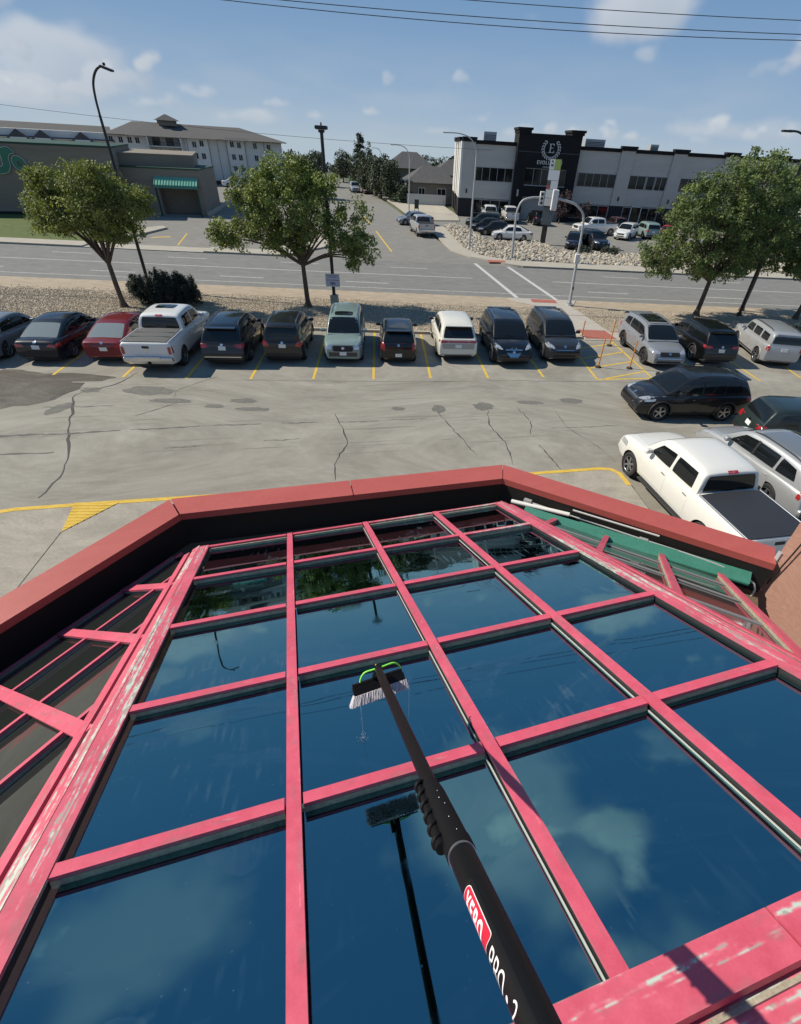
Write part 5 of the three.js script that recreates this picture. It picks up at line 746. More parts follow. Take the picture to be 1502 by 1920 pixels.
{ // four-storey apartment block
  const b = thing('apartment_block', 'white four storey apartment block with grey hipped roof behind the store', 'building', [-41.55, 0, -113.76], deg(27));
  mesh('wall', [boxB(-60, -7.9, 0, 7.1, -12, 0), boxB(-2.4, 16.2, 0, 7.1, -12, 0), boxB(-7.9, -2.4, 0, 7.1, -12, -1.7)], CREAM, b); mesh('bay_wall', [boxB(-1.6, 2.4, 0, 7.1, 0, .5), boxB(5.6, 9, 0, 7.1, 0, .45), boxB(-8.6, -2.2, 0, 3.6, 0, .3)], CREAM, b);
  for (const x of [-1.3, 2.4, 4.0, 5.6, 9, 12.6]) mesh('downpipe', boxB(x - .04, x + .04, 0, 7, .5, .58), HOUSE, b);
  mesh('roof', hipRoof(-14.2, 17.2, -13, 1.2, 7.05, 9.0, 5, 7.5), SHINGLE, b); mesh('roof', hipRoof(-3, 4, -11, 1.5, 7.0, 8.9, 3, 3), SHINGLE, b); mesh('roof', hipRoof(5, 10.4, -11, 1.5, 7.0, 8.6, 2.6, 2.6), SHINGLE2, b); mesh('roof', hipRoof(-11, -1, -11, 1.4, 7.0, 8.95, 4, 4), SHINGLE, b);
  mesh('roof', hipRoof(-62, -13, -14, 1, 5.9, 8.0, 2, .1), SHINGLE, b); mesh('eave', boxB(-14, 17, 6.95, 7.08, -12.6, 1.0), M.dark, b);
  const cu = mesh('cupola', boxB(-5, -1.9, 8.6, 9.4, -6.5, -3.5), HOUSE, b); mesh('cupola_roof', hipRoof(-5.5, -1.4, -7, -3, 9.4, 10.3, 1.9, 1.9), SHINGLE2, cu);
  for (const [x, y] of [[-.1, 6.1], [1.2, 6.3], [-.1, 4.4], [1.2, 4.4], [1.2, 2.6], [-.1, 2.6], [6.65, 6.4], [7.9, 6.3], [6.65, 4.45], [7.9, 4.4], [6.65, 2.6], [7.9, 2.6], [7.9, .9], [1.2, .9], [11, 6.3], [13.6, 6.2], [13.6, 4.4], [11, 4.4], [13.6, 2.5]]) { const z = (x > -1.6 && x < 2.4) ? .56 : (x > 5.6 && x < 9) ? .51 : .06; windowOn(b, x - .32, x + .32, y - .42, y + .42, z, 2, WHITEST); }
  for (const x of [-13.5, -12, -10.6, -9.4]) windowOn(b, x - .3, x + .3, 5.9, 6.7, .06, 2, WHITEST);
  for (let k = 0; k < 3; k++) { const y = 5.55 - k * 1.75; mesh('balcony', [boxB(-7.9, -2.4, y, y + .12, -1.7, 1.3)], WHITEST, b); for (const x of [-6.9, -4.6]) mesh('balcony_door', boxB(x, x + 1.3, y + .14, y + 1.3, -1.7, -1.66), M.glassWin, b); mesh('railing', [boxB(-7.9, -2.4, y + .62, y + .68, 1.22, 1.28), ...Array.from({ length: 23 }, (_, i) => boxB(-7.9 + i * .25, -7.86 + i * .25, y + .1, y + .64, 1.23, 1.27))], M.dark, b); mesh('balcony_post', [boxB(-7.95, -7.75, y + .1, y + 1.65, 1.1, 1.3), boxB(-2.5, -2.3, y + .1, y + 1.65, 1.1, 1.3)], WHITEST, b); }
  for (const x of [-26.7, -23.4, -17.8, -32, -38]) { const g = mesh('gable', prismOn([V3(x - 1.9, 5.6, 1.3), V3(x + 1.9, 5.6, 1.3), V3(x, 7.1, 1.3)], V3(0, 0, 1), .9), SHINGLE2, b); mesh('gable_face', boxB(x - 1.1, x + 1.1, 4.6, 6.0, .4, 1.32), CREAM, g); mesh('gable_window', boxB(x - .35, x + .35, 5.0, 5.8, 1.32, 1.34), M.glassWin, g); }
  mesh('fence', [boxB(-2, 16, .1, .7, 1.6, 1.65)], M.dark, b);
}
for (const [x, z, w, d, h, rh, turn, lab] of [[2.4, -103, 8, 9, 3.0, 5.2, .1, 'low brown house with grey hipped roof behind the pale fence'], [-1.5, -122, 9, 9, 4.2, 6.8, .1, 'taller grey roofed house farther down the side street'], [8, -118, 10, 9, 3.6, 6, .1, 'house roof showing left of the office block top']]) {
  const b = thing('house', lab, 'house', [x, 0, z], turn); mesh('wall', boxB(-w / 2, w / 2, 0, h, -d / 2, d / 2), HOUSE, b); mesh('roof', hipRoof(-w / 2 - .6, w / 2 + .6, -d / 2 - .6, d / 2 + .6, h, rh, w * .4, w * .4), SHINGLE2, b);
  windowOn(b, -2.4, -1.4, 1, 2.2, d / 2 + .06, 2, WHITEST); windowOn(b, .8, 2.2, 1, 2.2, d / 2 + .06, 2, WHITEST);
}
{ const f = thing('board_fence', 'pale grey board fence in front of the low brown house', 'fence', [-1.5, 0, -95.2]); for (let k = 0; k < 13; k++) mesh('board', boxB(k * .5, k * .5 + .485, .1, 1.5, -.03, .03), M.galv, f); mesh('rail', boxB(0, 6.5, 1.45, 1.56, -.05, .05), M.galv, f); }
{ const b = thing('canopy_building', 'white fascia canopy showing behind the trees at the right edge', 'building', [46, 0, -62]); mesh('canopy', boxB(0, 16, 3.2, 4.6, -9, 0), WHITEST, b); for (const x of [.6, 8, 15]) mesh('column', boxB(x, x + .5, 0, 3.2, -1, -.5), CHARBR, b); mesh('back_wall', boxB(0, 16, 0, 3.2, -9, -8.5), CHARBR, b); }

// ------------------------------------------------------------------ street furniture
const POLE = std([.022, .024, .028], .45, { metalness: .3 });
{ const l = thing('street_lamp', 'tall black street lamp with gooseneck arm beside the leaning tree', 'lamp post', [-16.8, 0, -33.2]);
  mesh('post', [rod(V3(0, 0, 0), V3(.03, 5, 0), .1, .085, 14), rod(V3(.03, 5, 0), V3(.06, 8.6, 0), .085, .065, 12)], POLE, l); mesh('base', cyl(.2, .16, .25), POLE, l);
  mesh('arm', tube([V3(.06, 8.5, 0), V3(.1, 9.3, 0), V3(.22, 9.9, 0), V3(.52, 10.36, 0), V3(.78, 10.52, 0), V3(.95, 10.5, 0)], .055, 30, 10), POLE, l);
  mesh('lamp_head', [rbox(.62, .1, .26, .04, 0, 0, 0).rotateZ(-.28).translate(1.08, 10.46, 0), rbox(.12, .12, .1, .03, 1.0, 10.62, 0)], POLE, l); mesh('lens', box(.4, .02, .18, 0, 0, 0).rotateZ(-.28).translate(1.08, 10.4, 0), M.clearLamp, l); }
{ const l = thing('lamp_post', 'straight black lot lamp post carrying a white parking sign', 'lamp post', [-4.92, 0, -31.5]);
  mesh('post', [rod(V3(0, .5, 0), V3(0, 8.45, 0), .1, .085, 14)], POLE, l); mesh('footing', cyl(.28, .26, .6), M.walk, l); mesh('lamp_head', [rbox(.62, .16, .5, .05, 0, 8.62, 0), rbox(.3, .12, .3, .04, 0, 8.47, 0), rod(V3(0, 8.7, 0), V3(0, 8.82, 0), .04)], POLE, l); mesh('lens', box(.44, .02, .34, 0, 8.535, 0), M.clearLamp, l);
  const cv = document.createElement('canvas'); cv.width = 256; cv.height = 200; const c = cv.getContext('2d'); c.fillStyle = '#c9c9d4'; c.fillRect(0, 0, 256, 200); c.fillStyle = '#8a8796'; c.fillRect(30, 22, 196, 12); c.fillRect(50, 46, 150, 10); c.fillStyle = '#8d7f92'; c.fillRect(0, 92, 256, 12); c.fillStyle = '#4a4856'; c.fillRect(84, 134, 90, 36); c.fillStyle = '#c9c9d4'; c.fillRect(96, 146, 22, 12); c.fillRect(140, 146, 22, 12);
  const t = new THREE.CanvasTexture(cv); t.colorSpace = THREE.SRGBColorSpace; const sM = std([1, 1, 1], .6, { map: t });
  const s = mesh('sign_panel', boxB(-.42, .42, 1.1, 1.8, .1, .125), M.plate, l); mesh('sign_face', new THREE.PlaneGeometry(.82, .68).translate(0, 1.45, .128), sM, s); }
function arm(pts, r, mat) { return new THREE.TubeGeometry(new THREE.CatmullRomCurve3(pts, false, 'centripetal'), 40, r, 10, false); }
{ const s = thing('traffic_signal', 'grey curved traffic signal mast standing at the near kerb', 'traffic signal', [10.5, 0, -33.8]);
  mesh('mast', [rod(V3(0, 0, 0), V3(-.12, 3.2, 0), .1, .085, 14), arm([V3(-.12, 3.1, 0), V3(-.16, 4.5, 0), V3(-.3, 5.25, 0), V3(-.85, 5.72, 0), V3(-1.5, 5.9, 0), V3(-2.05, 6.0, 0)], .07)], M.galv, s); mesh('base', [cyl(.22, .2, .12), ...[0, 1, 2, 3].map(k => cyl(.03, .03, .2, Math.cos(k * 1.57 + .7) * .17, 0, Math.sin(k * 1.57 + .7) * .17, 6))], M.galv, s);
  const h = mesh('signal_head', rbox(.34, 1.05, .25, .04, -2.2, 5.9, 0), WHITEST, s); for (let k = 0; k < 3; k++) mesh('visor', new THREE.CylinderGeometry(.12, .12, .2, 14, 1, true, 0, Math.PI * 1.5).rotateX(Math.PI / 2).translate(-2.2, 6.22 - k * .32, -.2), M.dark, h);
  mesh('pedestrian_signal', [rbox(.3, .55, .2, .04, -.16, 2.85, .14)], WHITEST, s); mesh('push_button', rbox(.1, .16, .1, .02, -.02, 1.1, .14), M.dark, s); }
{ const s = thing('traffic_signal', 'grey curved traffic signal mast across the avenue by the rocks', 'traffic signal', [9.03, 0, -49.5]);
  mesh('mast', [rod(V3(0, .1, 0), V3(-.08, 3, 0), .12, .1, 14), arm([V3(-.08, 2.9, 0), V3(-.05, 3.9, 0), V3(.3, 4.65, 0), V3(1.1, 4.93, 0), V3(1.8, 4.97, 0)], .08)], M.galv, s); mesh('base', cyl(.22, .2, .2), M.galv, s);
  const h = mesh('signal_head', rbox(.36, 1.05, .26, .04, 1.96, 4.9, 0), WHITEST, s); for (let k = 0; k < 3; k++) mesh('lens', new THREE.CircleGeometry(.11, 16).translate(1.96, 5.22 - k * .32, .135), M.dark, h); }
for (const [x, z, h, ax, lab] of [[5.45, -54.3, 8.6, -2.7, 'tall silver street light at the rocky corner'], [-1.02, -84, 7.4, -2.25, 'silver street light beside the pale board fence'], [-7.1, -120, 6.6, -1.5, 'distant silver street light among the street trees'], [21.95, -33, 9.2, -1.5, 'dark street lamp cut off at the right edge of the picture']]) {
  const l = thing('street_light', lab, 'lamp post', [x, 0, z]); const m = x > 20 ? POLE : M.galv;
  mesh('post', rod(V3(0, 0, 0), V3(0, h - 1, 0), .1, .07, 12), m, l); mesh('arm', tube([V3(0, h - 1.05, 0), V3(ax * .04, h - .5, 0), V3(ax * .25, h + .2, 0), V3(ax * .6, h + .48, 0), V3(ax, h + .52, 0)], .05, 24, 8), m, l); mesh('lamp_head', rbox(.6, .1, .24, .04, ax * 1.06, h + .5, 0), m, l); mesh('base', cyl(.18, .16, .2), m, l);
}
{ const s = thing('pylon_sign', 'tall slanting white pylon sign with lime panel in front of the office tower', 'sign', [14.1, 0, -59.6], deg(-14));
  mesh('cabinet', boxB(-.55, .6, 3.55, 7.65, -.35, .3), M.dark, s); mesh('post', [boxB(-.3, .25, 0, 3.6, -.25, .2)], grainy([.05, .04, .035], 64, 1, .05, 5, {}, 95), s); mesh('lower_panel', boxB(-.52, .57, 1.9, 3.5, -.32, .28), std([.1, .12, .13], .5), s);
  const pn = [[6.75, 7.6, .46, 1, [.32, .42, .1]], [6.75, 7.6, 0, .45, [.74, .74, .74]], [5.85, 6.72, 0, 1, [.74, .75, .76]], [5.1, 5.82, .35, 1, [.72, .74, .74]], [5.1, 5.45, 0, .34, [.4, .1, .1]], [5.47, 5.82, 0, .34, [.1, .11, .12]], [4.35, 5.07, 0, 1, [.75, .75, .72]], [3.62, 4.32, 0, 1, [.72, .68, .64]]];
  for (const [y0, y1, a, b, c] of pn) mesh('sign_panel', boxB(lerp(-.54, .58, a), lerp(-.54, .58, b), y0, y1, .3, .33), std(c, .5), s);
  mesh('panel_mark', [boxB(-.4, -.2, 7.35, 7.5, .33, .34), boxB(-.42, -.16, 7.0, 7.2, .33, .34)], std([.12, .13, .16], .6), s); }
{ const s = thing('ground_sign', 'small dark sign on posts beside the side street', 'sign', [.1, 0, -79.6]); mesh('panel', boxB(-.3, .3, .9, 2.0, -.04, .04), M.dark, s); for (const x of [-.26, .26]) mesh('post', boxB(x - .04, x + .04, 0, 2.02, -.045, .045), M.dark, s); }
{ const orange = std([.62, .23, .04], .6); for (const [x, z, h, lab] of [[9.0, -22.4, 1.5, 'orange flexible post at the left of the hatched bay'], [10.55, -22.38, 1.5, 'orange flexible post at the right of the hatched bay'], [10.63, -25.7, 1.5, 'orange flexible post nearest the red paving pad in the hatched bay'], [9.46, -27.0, 1.0, 'orange flexible post behind the dark grey crossover']]) { const p = thing('marker_post', lab, 'bollard', [x, 0.002, z], 0, 'orange flexible posts'); mesh('post', rod(V3(0, .06, 0), V3(0, h * .9, 0), .032, .028, 10), orange, p); mesh('base', [cyl(.16, .12, .06, 0, 0, 0, 14)], M.rubber, p); } }
// overhead wires
{ const wm = std([.03, .03, .035], .6); const wire = (y, sag, z, x0, x1, xm, r, lab) => { const p = []; for (let k = 0; k <= 40; k++) { const x = lerp(x0, x1, k / 40); p.push(V3(x, y + sag * (x - xm) ** 2, z)); } tag(mesh('power_line', tube(p, r, 60, 5), wm), lab, 'cable', 'overhead wires'); };
  wire(13.1, .0011, -34, -50, 60, 4, .017, 'lowest of the three overhead wires at the top of the picture'); wire(13.37, .0008, -34, -50, 60, 3, .017, 'middle of the three overhead wires at the top of the picture'); wire(13.92, .0007, -34, -50, 60, 4, .016, 'highest of the three overhead wires at the top of the picture');
  wire(8.05, .00085, -48, -80, 6, 3, .012, 'thin low wire crossing in front of the apartment roof'); }

// ------------------------------------------------------------------ trees, shrubs and stones
const leafMat = (c) => phys([1, 1, 1], { vertexColors: true, roughness: .8, transmission: .42, thickness: 0, side: THREE.DoubleSide });
const LEAF = leafMat();
function leafCloud(cl, size, c0, c1, rnd, stretch = 1.5, upBias = .35) { // cl: [x, y, z, r, n]
  let total = 0; for (const c of cl) total += c[4]; const pos = new Float32Array(total * 18), nor = new Float32Array(total * 18), col = new Float32Array(total * 18); let k = 0;
  const d = V3(0, 0, 0), s = V3(0, 0, 0), n = V3(0, 0, 0);
  for (const [x, y, z, r, cnt] of cl) {
    const tone = rnd();
    for (let i = 0; i < cnt; i++) {
      d.set(rnd() - .5, rnd() - .5, rnd() - .5).normalize(); const q = r * Math.cbrt(rnd()), px = x + d.x * q, py = y + d.y * q * .8, pz = z + d.z * q;
      d.set(rnd() - .5, rnd() - .62, rnd() - .5).normalize(); n.set(rnd() - .5, rnd() - .5 + upBias, rnd() - .5).normalize(); s.copy(d).cross(n).normalize(); n.copy(s).cross(d).normalize();
      const L = size * (.65 + rnd() * .7), w = L / stretch / 2, f = w * .35;
      const A = [px, py, pz], B = [px + d.x * L * .5 + s.x * w + n.x * f, py + d.y * L * .5 + s.y * w + n.y * f, pz + d.z * L * .5 + s.z * w + n.z * f], C2 = [px + d.x * L, py + d.y * L, pz + d.z * L], D = [px + d.x * L * .5 - s.x * w + n.x * f, py + d.y * L * .5 - s.y * w + n.y * f, pz + d.z * L * .5 - s.z * w + n.z * f];
      const t = clamp(tone * .55 + rnd() * .45), c = [lerp(c0[0], c1[0], t), lerp(c0[1], c1[1], t), lerp(c0[2], c1[2], t)];
      for (const v of [A, B, C2, A, C2, D]) { pos.set(v, k); nor[k] = n.x; nor[k + 1] = n.y; nor[k + 2] = n.z; col.set(c, k); k += 3; }
    }
  }
  const g = new THREE.BufferGeometry(); g.setAttribute('position', new THREE.BufferAttribute(pos, 3)); g.setAttribute('normal', new THREE.BufferAttribute(nor, 3)); g.setAttribute('color', new THREE.BufferAttribute(col, 3)); return g;
}
function tree(name, label, base, o, group) {
  const t = thing(name, label, 'tree', base, 0, group), rnd = mulberry(o.seed), wood = [], cl = [];
  // crown clumps, mostly near the outside of the lobes
  for (const [bx, by, bz, rx, ry, rz, n] of o.lobes) for (let i = 0; i < n * .8; i++) {
    const d = V3(rnd() - .5, rnd() - .5, rnd() - .5).normalize(), q = .35 + .65 * Math.sqrt(rnd()), k = 1 + .35 * fbm3(d.x * 1.7 + o.seed, d.y * 1.7, d.z * 1.7, 3);
    cl.push([bx + d.x * rx * q * k, by + d.y * ry * q * k, bz + d.z * rz * q * k, o.cr * (.5 + rnd() * .75), Math.round(o.per * (.45 + rnd() * 1.1))]);
  }
  const fk = V3(o.lean || 0, o.fork, 0), r0 = o.r;
  wood.push(new THREE.CylinderGeometry(r0 * 1.0, r0 * 1.7, .35, 12).translate(0, .17, 0), tubeTaper([V3(0, .1, 0), V3((o.lean || 0) * .4, o.fork * .5, .03), fk], r0, r0 * .78, 10));
  const limbs = []; for (const [bx, by, bz, rx, ry] of o.lobes) for (let i = 0; i < (o.limbs || 2); i++) { const e = V3(bx + (rnd() - .5) * rx, by + (rnd() - .3) * ry, bz + (rnd() - .5) * rx); const m = fk.clone().lerp(e, .45).add(V3((rnd() - .5) * .4, .25, (rnd() - .5) * .4)); const pts = [fk.clone().add(V3(0, -.12, 0)), m, e]; wood.push(tubeTaper(pts, r0 * .52, r0 * .12, 6)); const c = new THREE.CatmullRomCurve3(pts); for (let k = 2; k <= 10; k++) limbs.push(c.getPoint(k / 10)); }
  for (const [x, y, z] of cl) { const p = V3(x, y, z); let b = limbs[0], bd = 1e9; for (const q of limbs) { const dd = q.distanceToSquared(p) + (q.y > y ? 1 : 0); if (dd < bd) { bd = dd; b = q; } } wood.push(rodLow(b, p, r0 * .09, r0 * .035)); }
  mesh('trunk', wood, o.bark || M.bark, t); mesh('crown', leafCloud(cl, o.leaf, o.c0, o.c1, rnd, o.stretch), LEAF, t);
  return t;
}
function rodLow(a, b, r0, r1) { return rod(a, b, r0, r1, 4); }
function tubeTaper(pts, r0, r1, n) { const c = new THREE.CatmullRomCurve3(pts), N = 12, g = new THREE.TubeGeometry(c, N, 1, n, false), p = g.attributes.position; for (let i = 0; i <= N; i++) { const o = c.getPointAt(i / N), r = lerp(r0, r1, i / N); for (let j = 0; j <= n; j++) { const k = i * (n + 1) + j; p.setXYZ(k, o.x + (p.getX(k) - o.x) * r, o.y + (p.getY(k) - o.y) * r, o.z + (p.getZ(k) - o.z) * r); } } g.computeVertexNormals(); return g; }
const G0 = [.06, .1, .014], G1 = [.3, .37, .055], D0 = [.05, .09, .018], D1 = [.24, .32, .06];
const near = 'young trees along the avenue';
tree('street_tree', 'windblown broad tree beside the gooseneck lamp', [-16.64, 0, -29.4], { seed: 3, lean: -.05, fork: 2.3, r: .14, leaf: .15, cr: .4, per: 72, c0: G0, c1: [.32, .36, .05], stretch: 2.1, limbs: 3, lobes: [[-.3, 4.9, 0, 2.3, 1.5, 2.0, 190], [-1.5, 5.75, 0, 1.15, .85, 1.2, 75], [-1.9, 4.5, .2, 1.2, 1.1, 1.3, 60], [.6, 6.1, 0, 1.3, .8, 1.3, 60], [2.1, 5.1, .2, 1.2, .75, 1.2, 60], [1.0, 3.9, 0, 1.2, .6, 1.2, 45]] }, near);
tree('street_tree', 'round crowned tree in the middle, its crown crossing the lot lamp post', [-6.45, 0, -30.95], { seed: 5, lean: -.05, fork: 2.4, r: .15, leaf: .135, cr: .4, per: 74, c0: G0, c1: G1, limbs: 3, lobes: [[-.7, 5.0, 0, 2.7, 1.7, 2.4, 230], [-.6, 6.6, 0, 1.5, .85, 1.4, 70], [-3.5, 3.8, .2, 1.5, .8, 1.3, 62], [-2.4, 5.6, 0, 1.2, 1.2, 1.2, 45], [2.7, 4.2, .2, 1.4, 1.5, 1.4, 85], [3.3, 3.0, .2, .9, .8, 1, 30], [1.3, 6.4, 0, 1.1, .9, 1.1, 32], [-1, 3.4, 0, 1.6, .6, 1.4, 40]] }, near);
tree('street_tree', 'largest leafy tree at right, standing closest to the crosswalk', [18.7, 0, -32.5], { seed: 8, lean: .1, fork: 2.2, r: .16, leaf: .135, cr: .42, per: 78, c0: D0, c1: D1, limbs: 3, lobes: [[-1.2, 4.9, 0, 2.9, 1.9, 2.4, 250], [.6, 7.3, 0, 2.1, 1.5, 1.8, 150], [-3.7, 3.5, .2, 1.3, 1.2, 1.2, 70], [1.9, 4.8, .2, 2.0, 1.8, 1.8, 110], [-2.2, 6.6, 0, 1.4, 1.1, 1.2, 55], [-.2, 3.1, .3, 2.2, .7, 1.6, 70]] }, near);
tree('street_tree', 'leafy tree in the middle of the right hand clump', [22.9, 0, -34.4], { seed: 9, lean: .1, fork: 2.4, r: .13, leaf: .135, cr: .42, per: 74, c0: D0, c1: D1, limbs: 2, lobes: [[-.8, 5.2, 0, 2.3, 2.2, 2, 200], [.4, 7.4, 0, 1.6, 1.3, 1.4, 90], [-.3, 3.3, 0, 1.8, .8, 1.5, 55]] }, near);
tree('street_tree', 'leafy tree cut off by the right edge of the picture', [25.8, 0, -32.8], { seed: 10, lean: .15, fork: 2.4, r: .14, leaf: .135, cr: .42, per: 74, c0: D0, c1: D1, limbs: 2, lobes: [[-.4, 5, 0, 2.4, 2.4, 2.2, 210], [-.5, 3.2, 0, 2, .7, 1.6, 60]] }, near);
// clipped-looking juniper by the lamp: dark upright sprays
{ const t = thing('juniper_bush', 'dark spreading juniper bush at the foot of the gooseneck lamp', 'bush', [-14.5, 0, -30.3]), r = mulberry(12), cl = [], w = [];
  for (let i = 0; i < 190; i++) { const a = r() * T2, q = Math.sqrt(r()), x = Math.cos(a) * q * 2.0, z = Math.sin(a) * q * 1.1, h = .25 + r() * (1.75 * (1 - .5 * q)); w.push(rod(V3(x * .3, 0, z * .3), V3(x, h, z), .018, .008, 4)); for (let k = 0; k < 5; k++) cl.push([x + (r() - .5) * .12, h - .12 + k * .1, z + (r() - .5) * .12, .17 * (1 - k * .13), 34]); }
  mesh('stems', w, M.bark, t); mesh('foliage', leafCloud(cl, .12, [.012, .022, .008], [.032, .05, .016], r, 3, 1), LEAF, t); }
// trees down the side street
const far = 'trees down the side street';
const bg = (lab, x, z, h, w, seed, c0 = [.018, .036, .012], c1 = [.055, .085, .025]) => tree('roadside_tree', lab, [x, 0, z], { seed, fork: h * .18, r: .14, leaf: .34, cr: .75, per: 30, c0, c1, limbs: 1, lobes: [[0, h * .42, 0, w, h * .3, w, 60], [0, h * .68, 0, w * .75, h * .28, w * .75, 45], [w * .2, h * .25, 0, w * .9, h * .14, w * .9, 22]] }, far);
bg('dark rounded roadside tree nearest the low brown house', -4.4, -99, 6.4, 2.0, 21); bg('roadside tree just beyond the rounded one by the houses', -7.6, -108, 6.0, 2.0, 22); bg('roadside tree third along the right kerb of the side street', -10.2, -118, 6.4, 2.2, 23); bg('roadside tree fourth along the right kerb of the side street', -12.6, -128, 6.2, 2.2, 24); bg('roadside tree crowding the front of the row by the houses', -6.2, -103, 6.6, 2.2, 37); bg('broad roadside tree hiding the middle of the row', -9.2, -113, 6.6, 2.4, 38); bg('shrubby tree beside the fence corner', -2.0, -97, 2.6, 1.0, 25);
bg('roadside tree left of the side street behind the middle tree', -17.5, -98, 6.2, 2.4, 26); bg('roadside tree at the right end of the apartment block', -23.5, -112, 6.6, 2.5, 27); bg('far roadside tree on the left kerb', -21, -124, 6.4, 2.4, 28); bg('far roadside tree where the street bends', -17.5, -140, 6.4, 2.6, 29); bg('tree behind the houses', 1.5, -135, 6.8, 2.6, 30); bg('tree behind the office block corner', 5, -140, 6.5, 2.6, 36);
tree('poplar_tree', 'tall narrow poplar rising above the street trees', [-13.2, 0, -140], { seed: 31, fork: 1.2, r: .16, leaf: .34, cr: .6, per: 34, c0: [.014, .03, .012], c1: [.04, .065, .022], limbs: 1, lobes: [[0, 3.4, 0, 1.6, 2.4, 1.5, 60], [0, 6.2, 0, 1.35, 2.2, 1.3, 50], [0, 8.4, 0, .7, 1.2, .7, 18]] });
tree('poplar_tree', 'short narrow spire tree right of the tall poplar', [-11.4, 0, -142], { seed: 32, fork: 1.2, r: .12, leaf: .3, cr: .5, per: 30, c0: [.014, .03, .012], c1: [.04, .065, .022], limbs: 1, lobes: [[0, 4.4, 0, .9, 2.4, .9, 30], [0, 6.8, 0, .5, 1, .5, 9]] });
for (const [x, z, h, w, lab, s] of [[20.6, -79.3, 4.3, 1.3, 'plum leaved small tree right of the office entrance', 33], [23.9, -79.6, 3.2, .9, 'smaller plum leaved tree farther along the office front', 34]]) tree('plum_tree', lab, [x, 0, z], { seed: s, fork: .9, r: .07, leaf: .2, cr: .42, per: 30, c0: [.03, .008, .012], c1: [.085, .025, .03], limbs: 2, lobes: [[0, h * .55, 0, w, h * .36, w, 46]] }, 'plum leaved trees');
tree('spruce_tree', 'brownish green young tree in front of the office block near the big trees', [36.6, 0, -77.5], { seed: 35, fork: .5, r: .09, leaf: .2, cr: .45, per: 34, c0: [.03, .035, .015], c1: [.08, .07, .03], limbs: 2, lobes: [[0, 1.8, 0, 1.5, 1.4, 1.4, 60], [0, 3.3, 0, .9, 1.1, .9, 26]] });
const shrub = (lab, x, z, w, h, seed) => { const t = thing('shrub', lab, 'bush', [x, 0, z]), r = mulberry(seed), cl = []; for (let i = 0; i < 40; i++) { const a = r() * T2, q = Math.sqrt(r()); cl.push([Math.cos(a) * q * w, .15 + r() * h * (1 - .5 * q), Math.sin(a) * q * w * .7, .22, 26]); } mesh('stems', [0, 1, 2, 3].map(k => rod(V3(0, 0, 0), V3(Math.cos(k * 1.6) * w * .5, h * .7, Math.sin(k * 1.6) * w * .4), .02, .01, 4)), M.bark, t); mesh('foliage', leafCloud(cl, .16, [.012, .024, .008], [.04, .055, .018], r, 2, .6), LEAF, t); };
shrub('low dark shrub among the rocks below the parked sedan', 17.4, -54.7, .8, .6, 41); shrub('low dark shrub among the rocks below the parked crossover', 20.2, -55.0, 1.0, .7, 42); shrub('small round shrub at the right end of the rock bed', 24.6, -54.6, .7, .6, 43); shrub('dark hedge plant in front of the low brown house', 1.0, -96.5, 1.3, 1.6, 44); shrub('dark hedge plant at the corner of the board fence', 4.0, -96.6, 1.2, 1.4, 45);
{ // distant woods of the valley
  const r = mulberry(77), cl = []; for (let i = 0; i < 1500; i++) { const z = -190 - 330 * r() ** .8, x = (r() - .5) * 560 + (z + 200) * .1, y = groundY(z); const h = 4 + 4 * fbm2(x * .02, z * .02, 2) + r() * 2.5; if (Math.abs(x - stx(Math.max(z, -200))) < 6 && z > -215) continue; for (let k = 0; k < 3; k++) cl.push([x + (r() - .5) * 3, y + h * (.25 + k * .28), z + (r() - .5) * 3, 2.1 - k * .35, 15]); }
  const w = mesh('distant_woods', leafCloud(cl, 1.5, [.02, .035, .016], [.06, .085, .035], r, 1.3, .5), LEAF, null, 'stuff'); w.userData.label = 'dark band of distant woods along the horizon'; w.userData.category = 'woods';
}
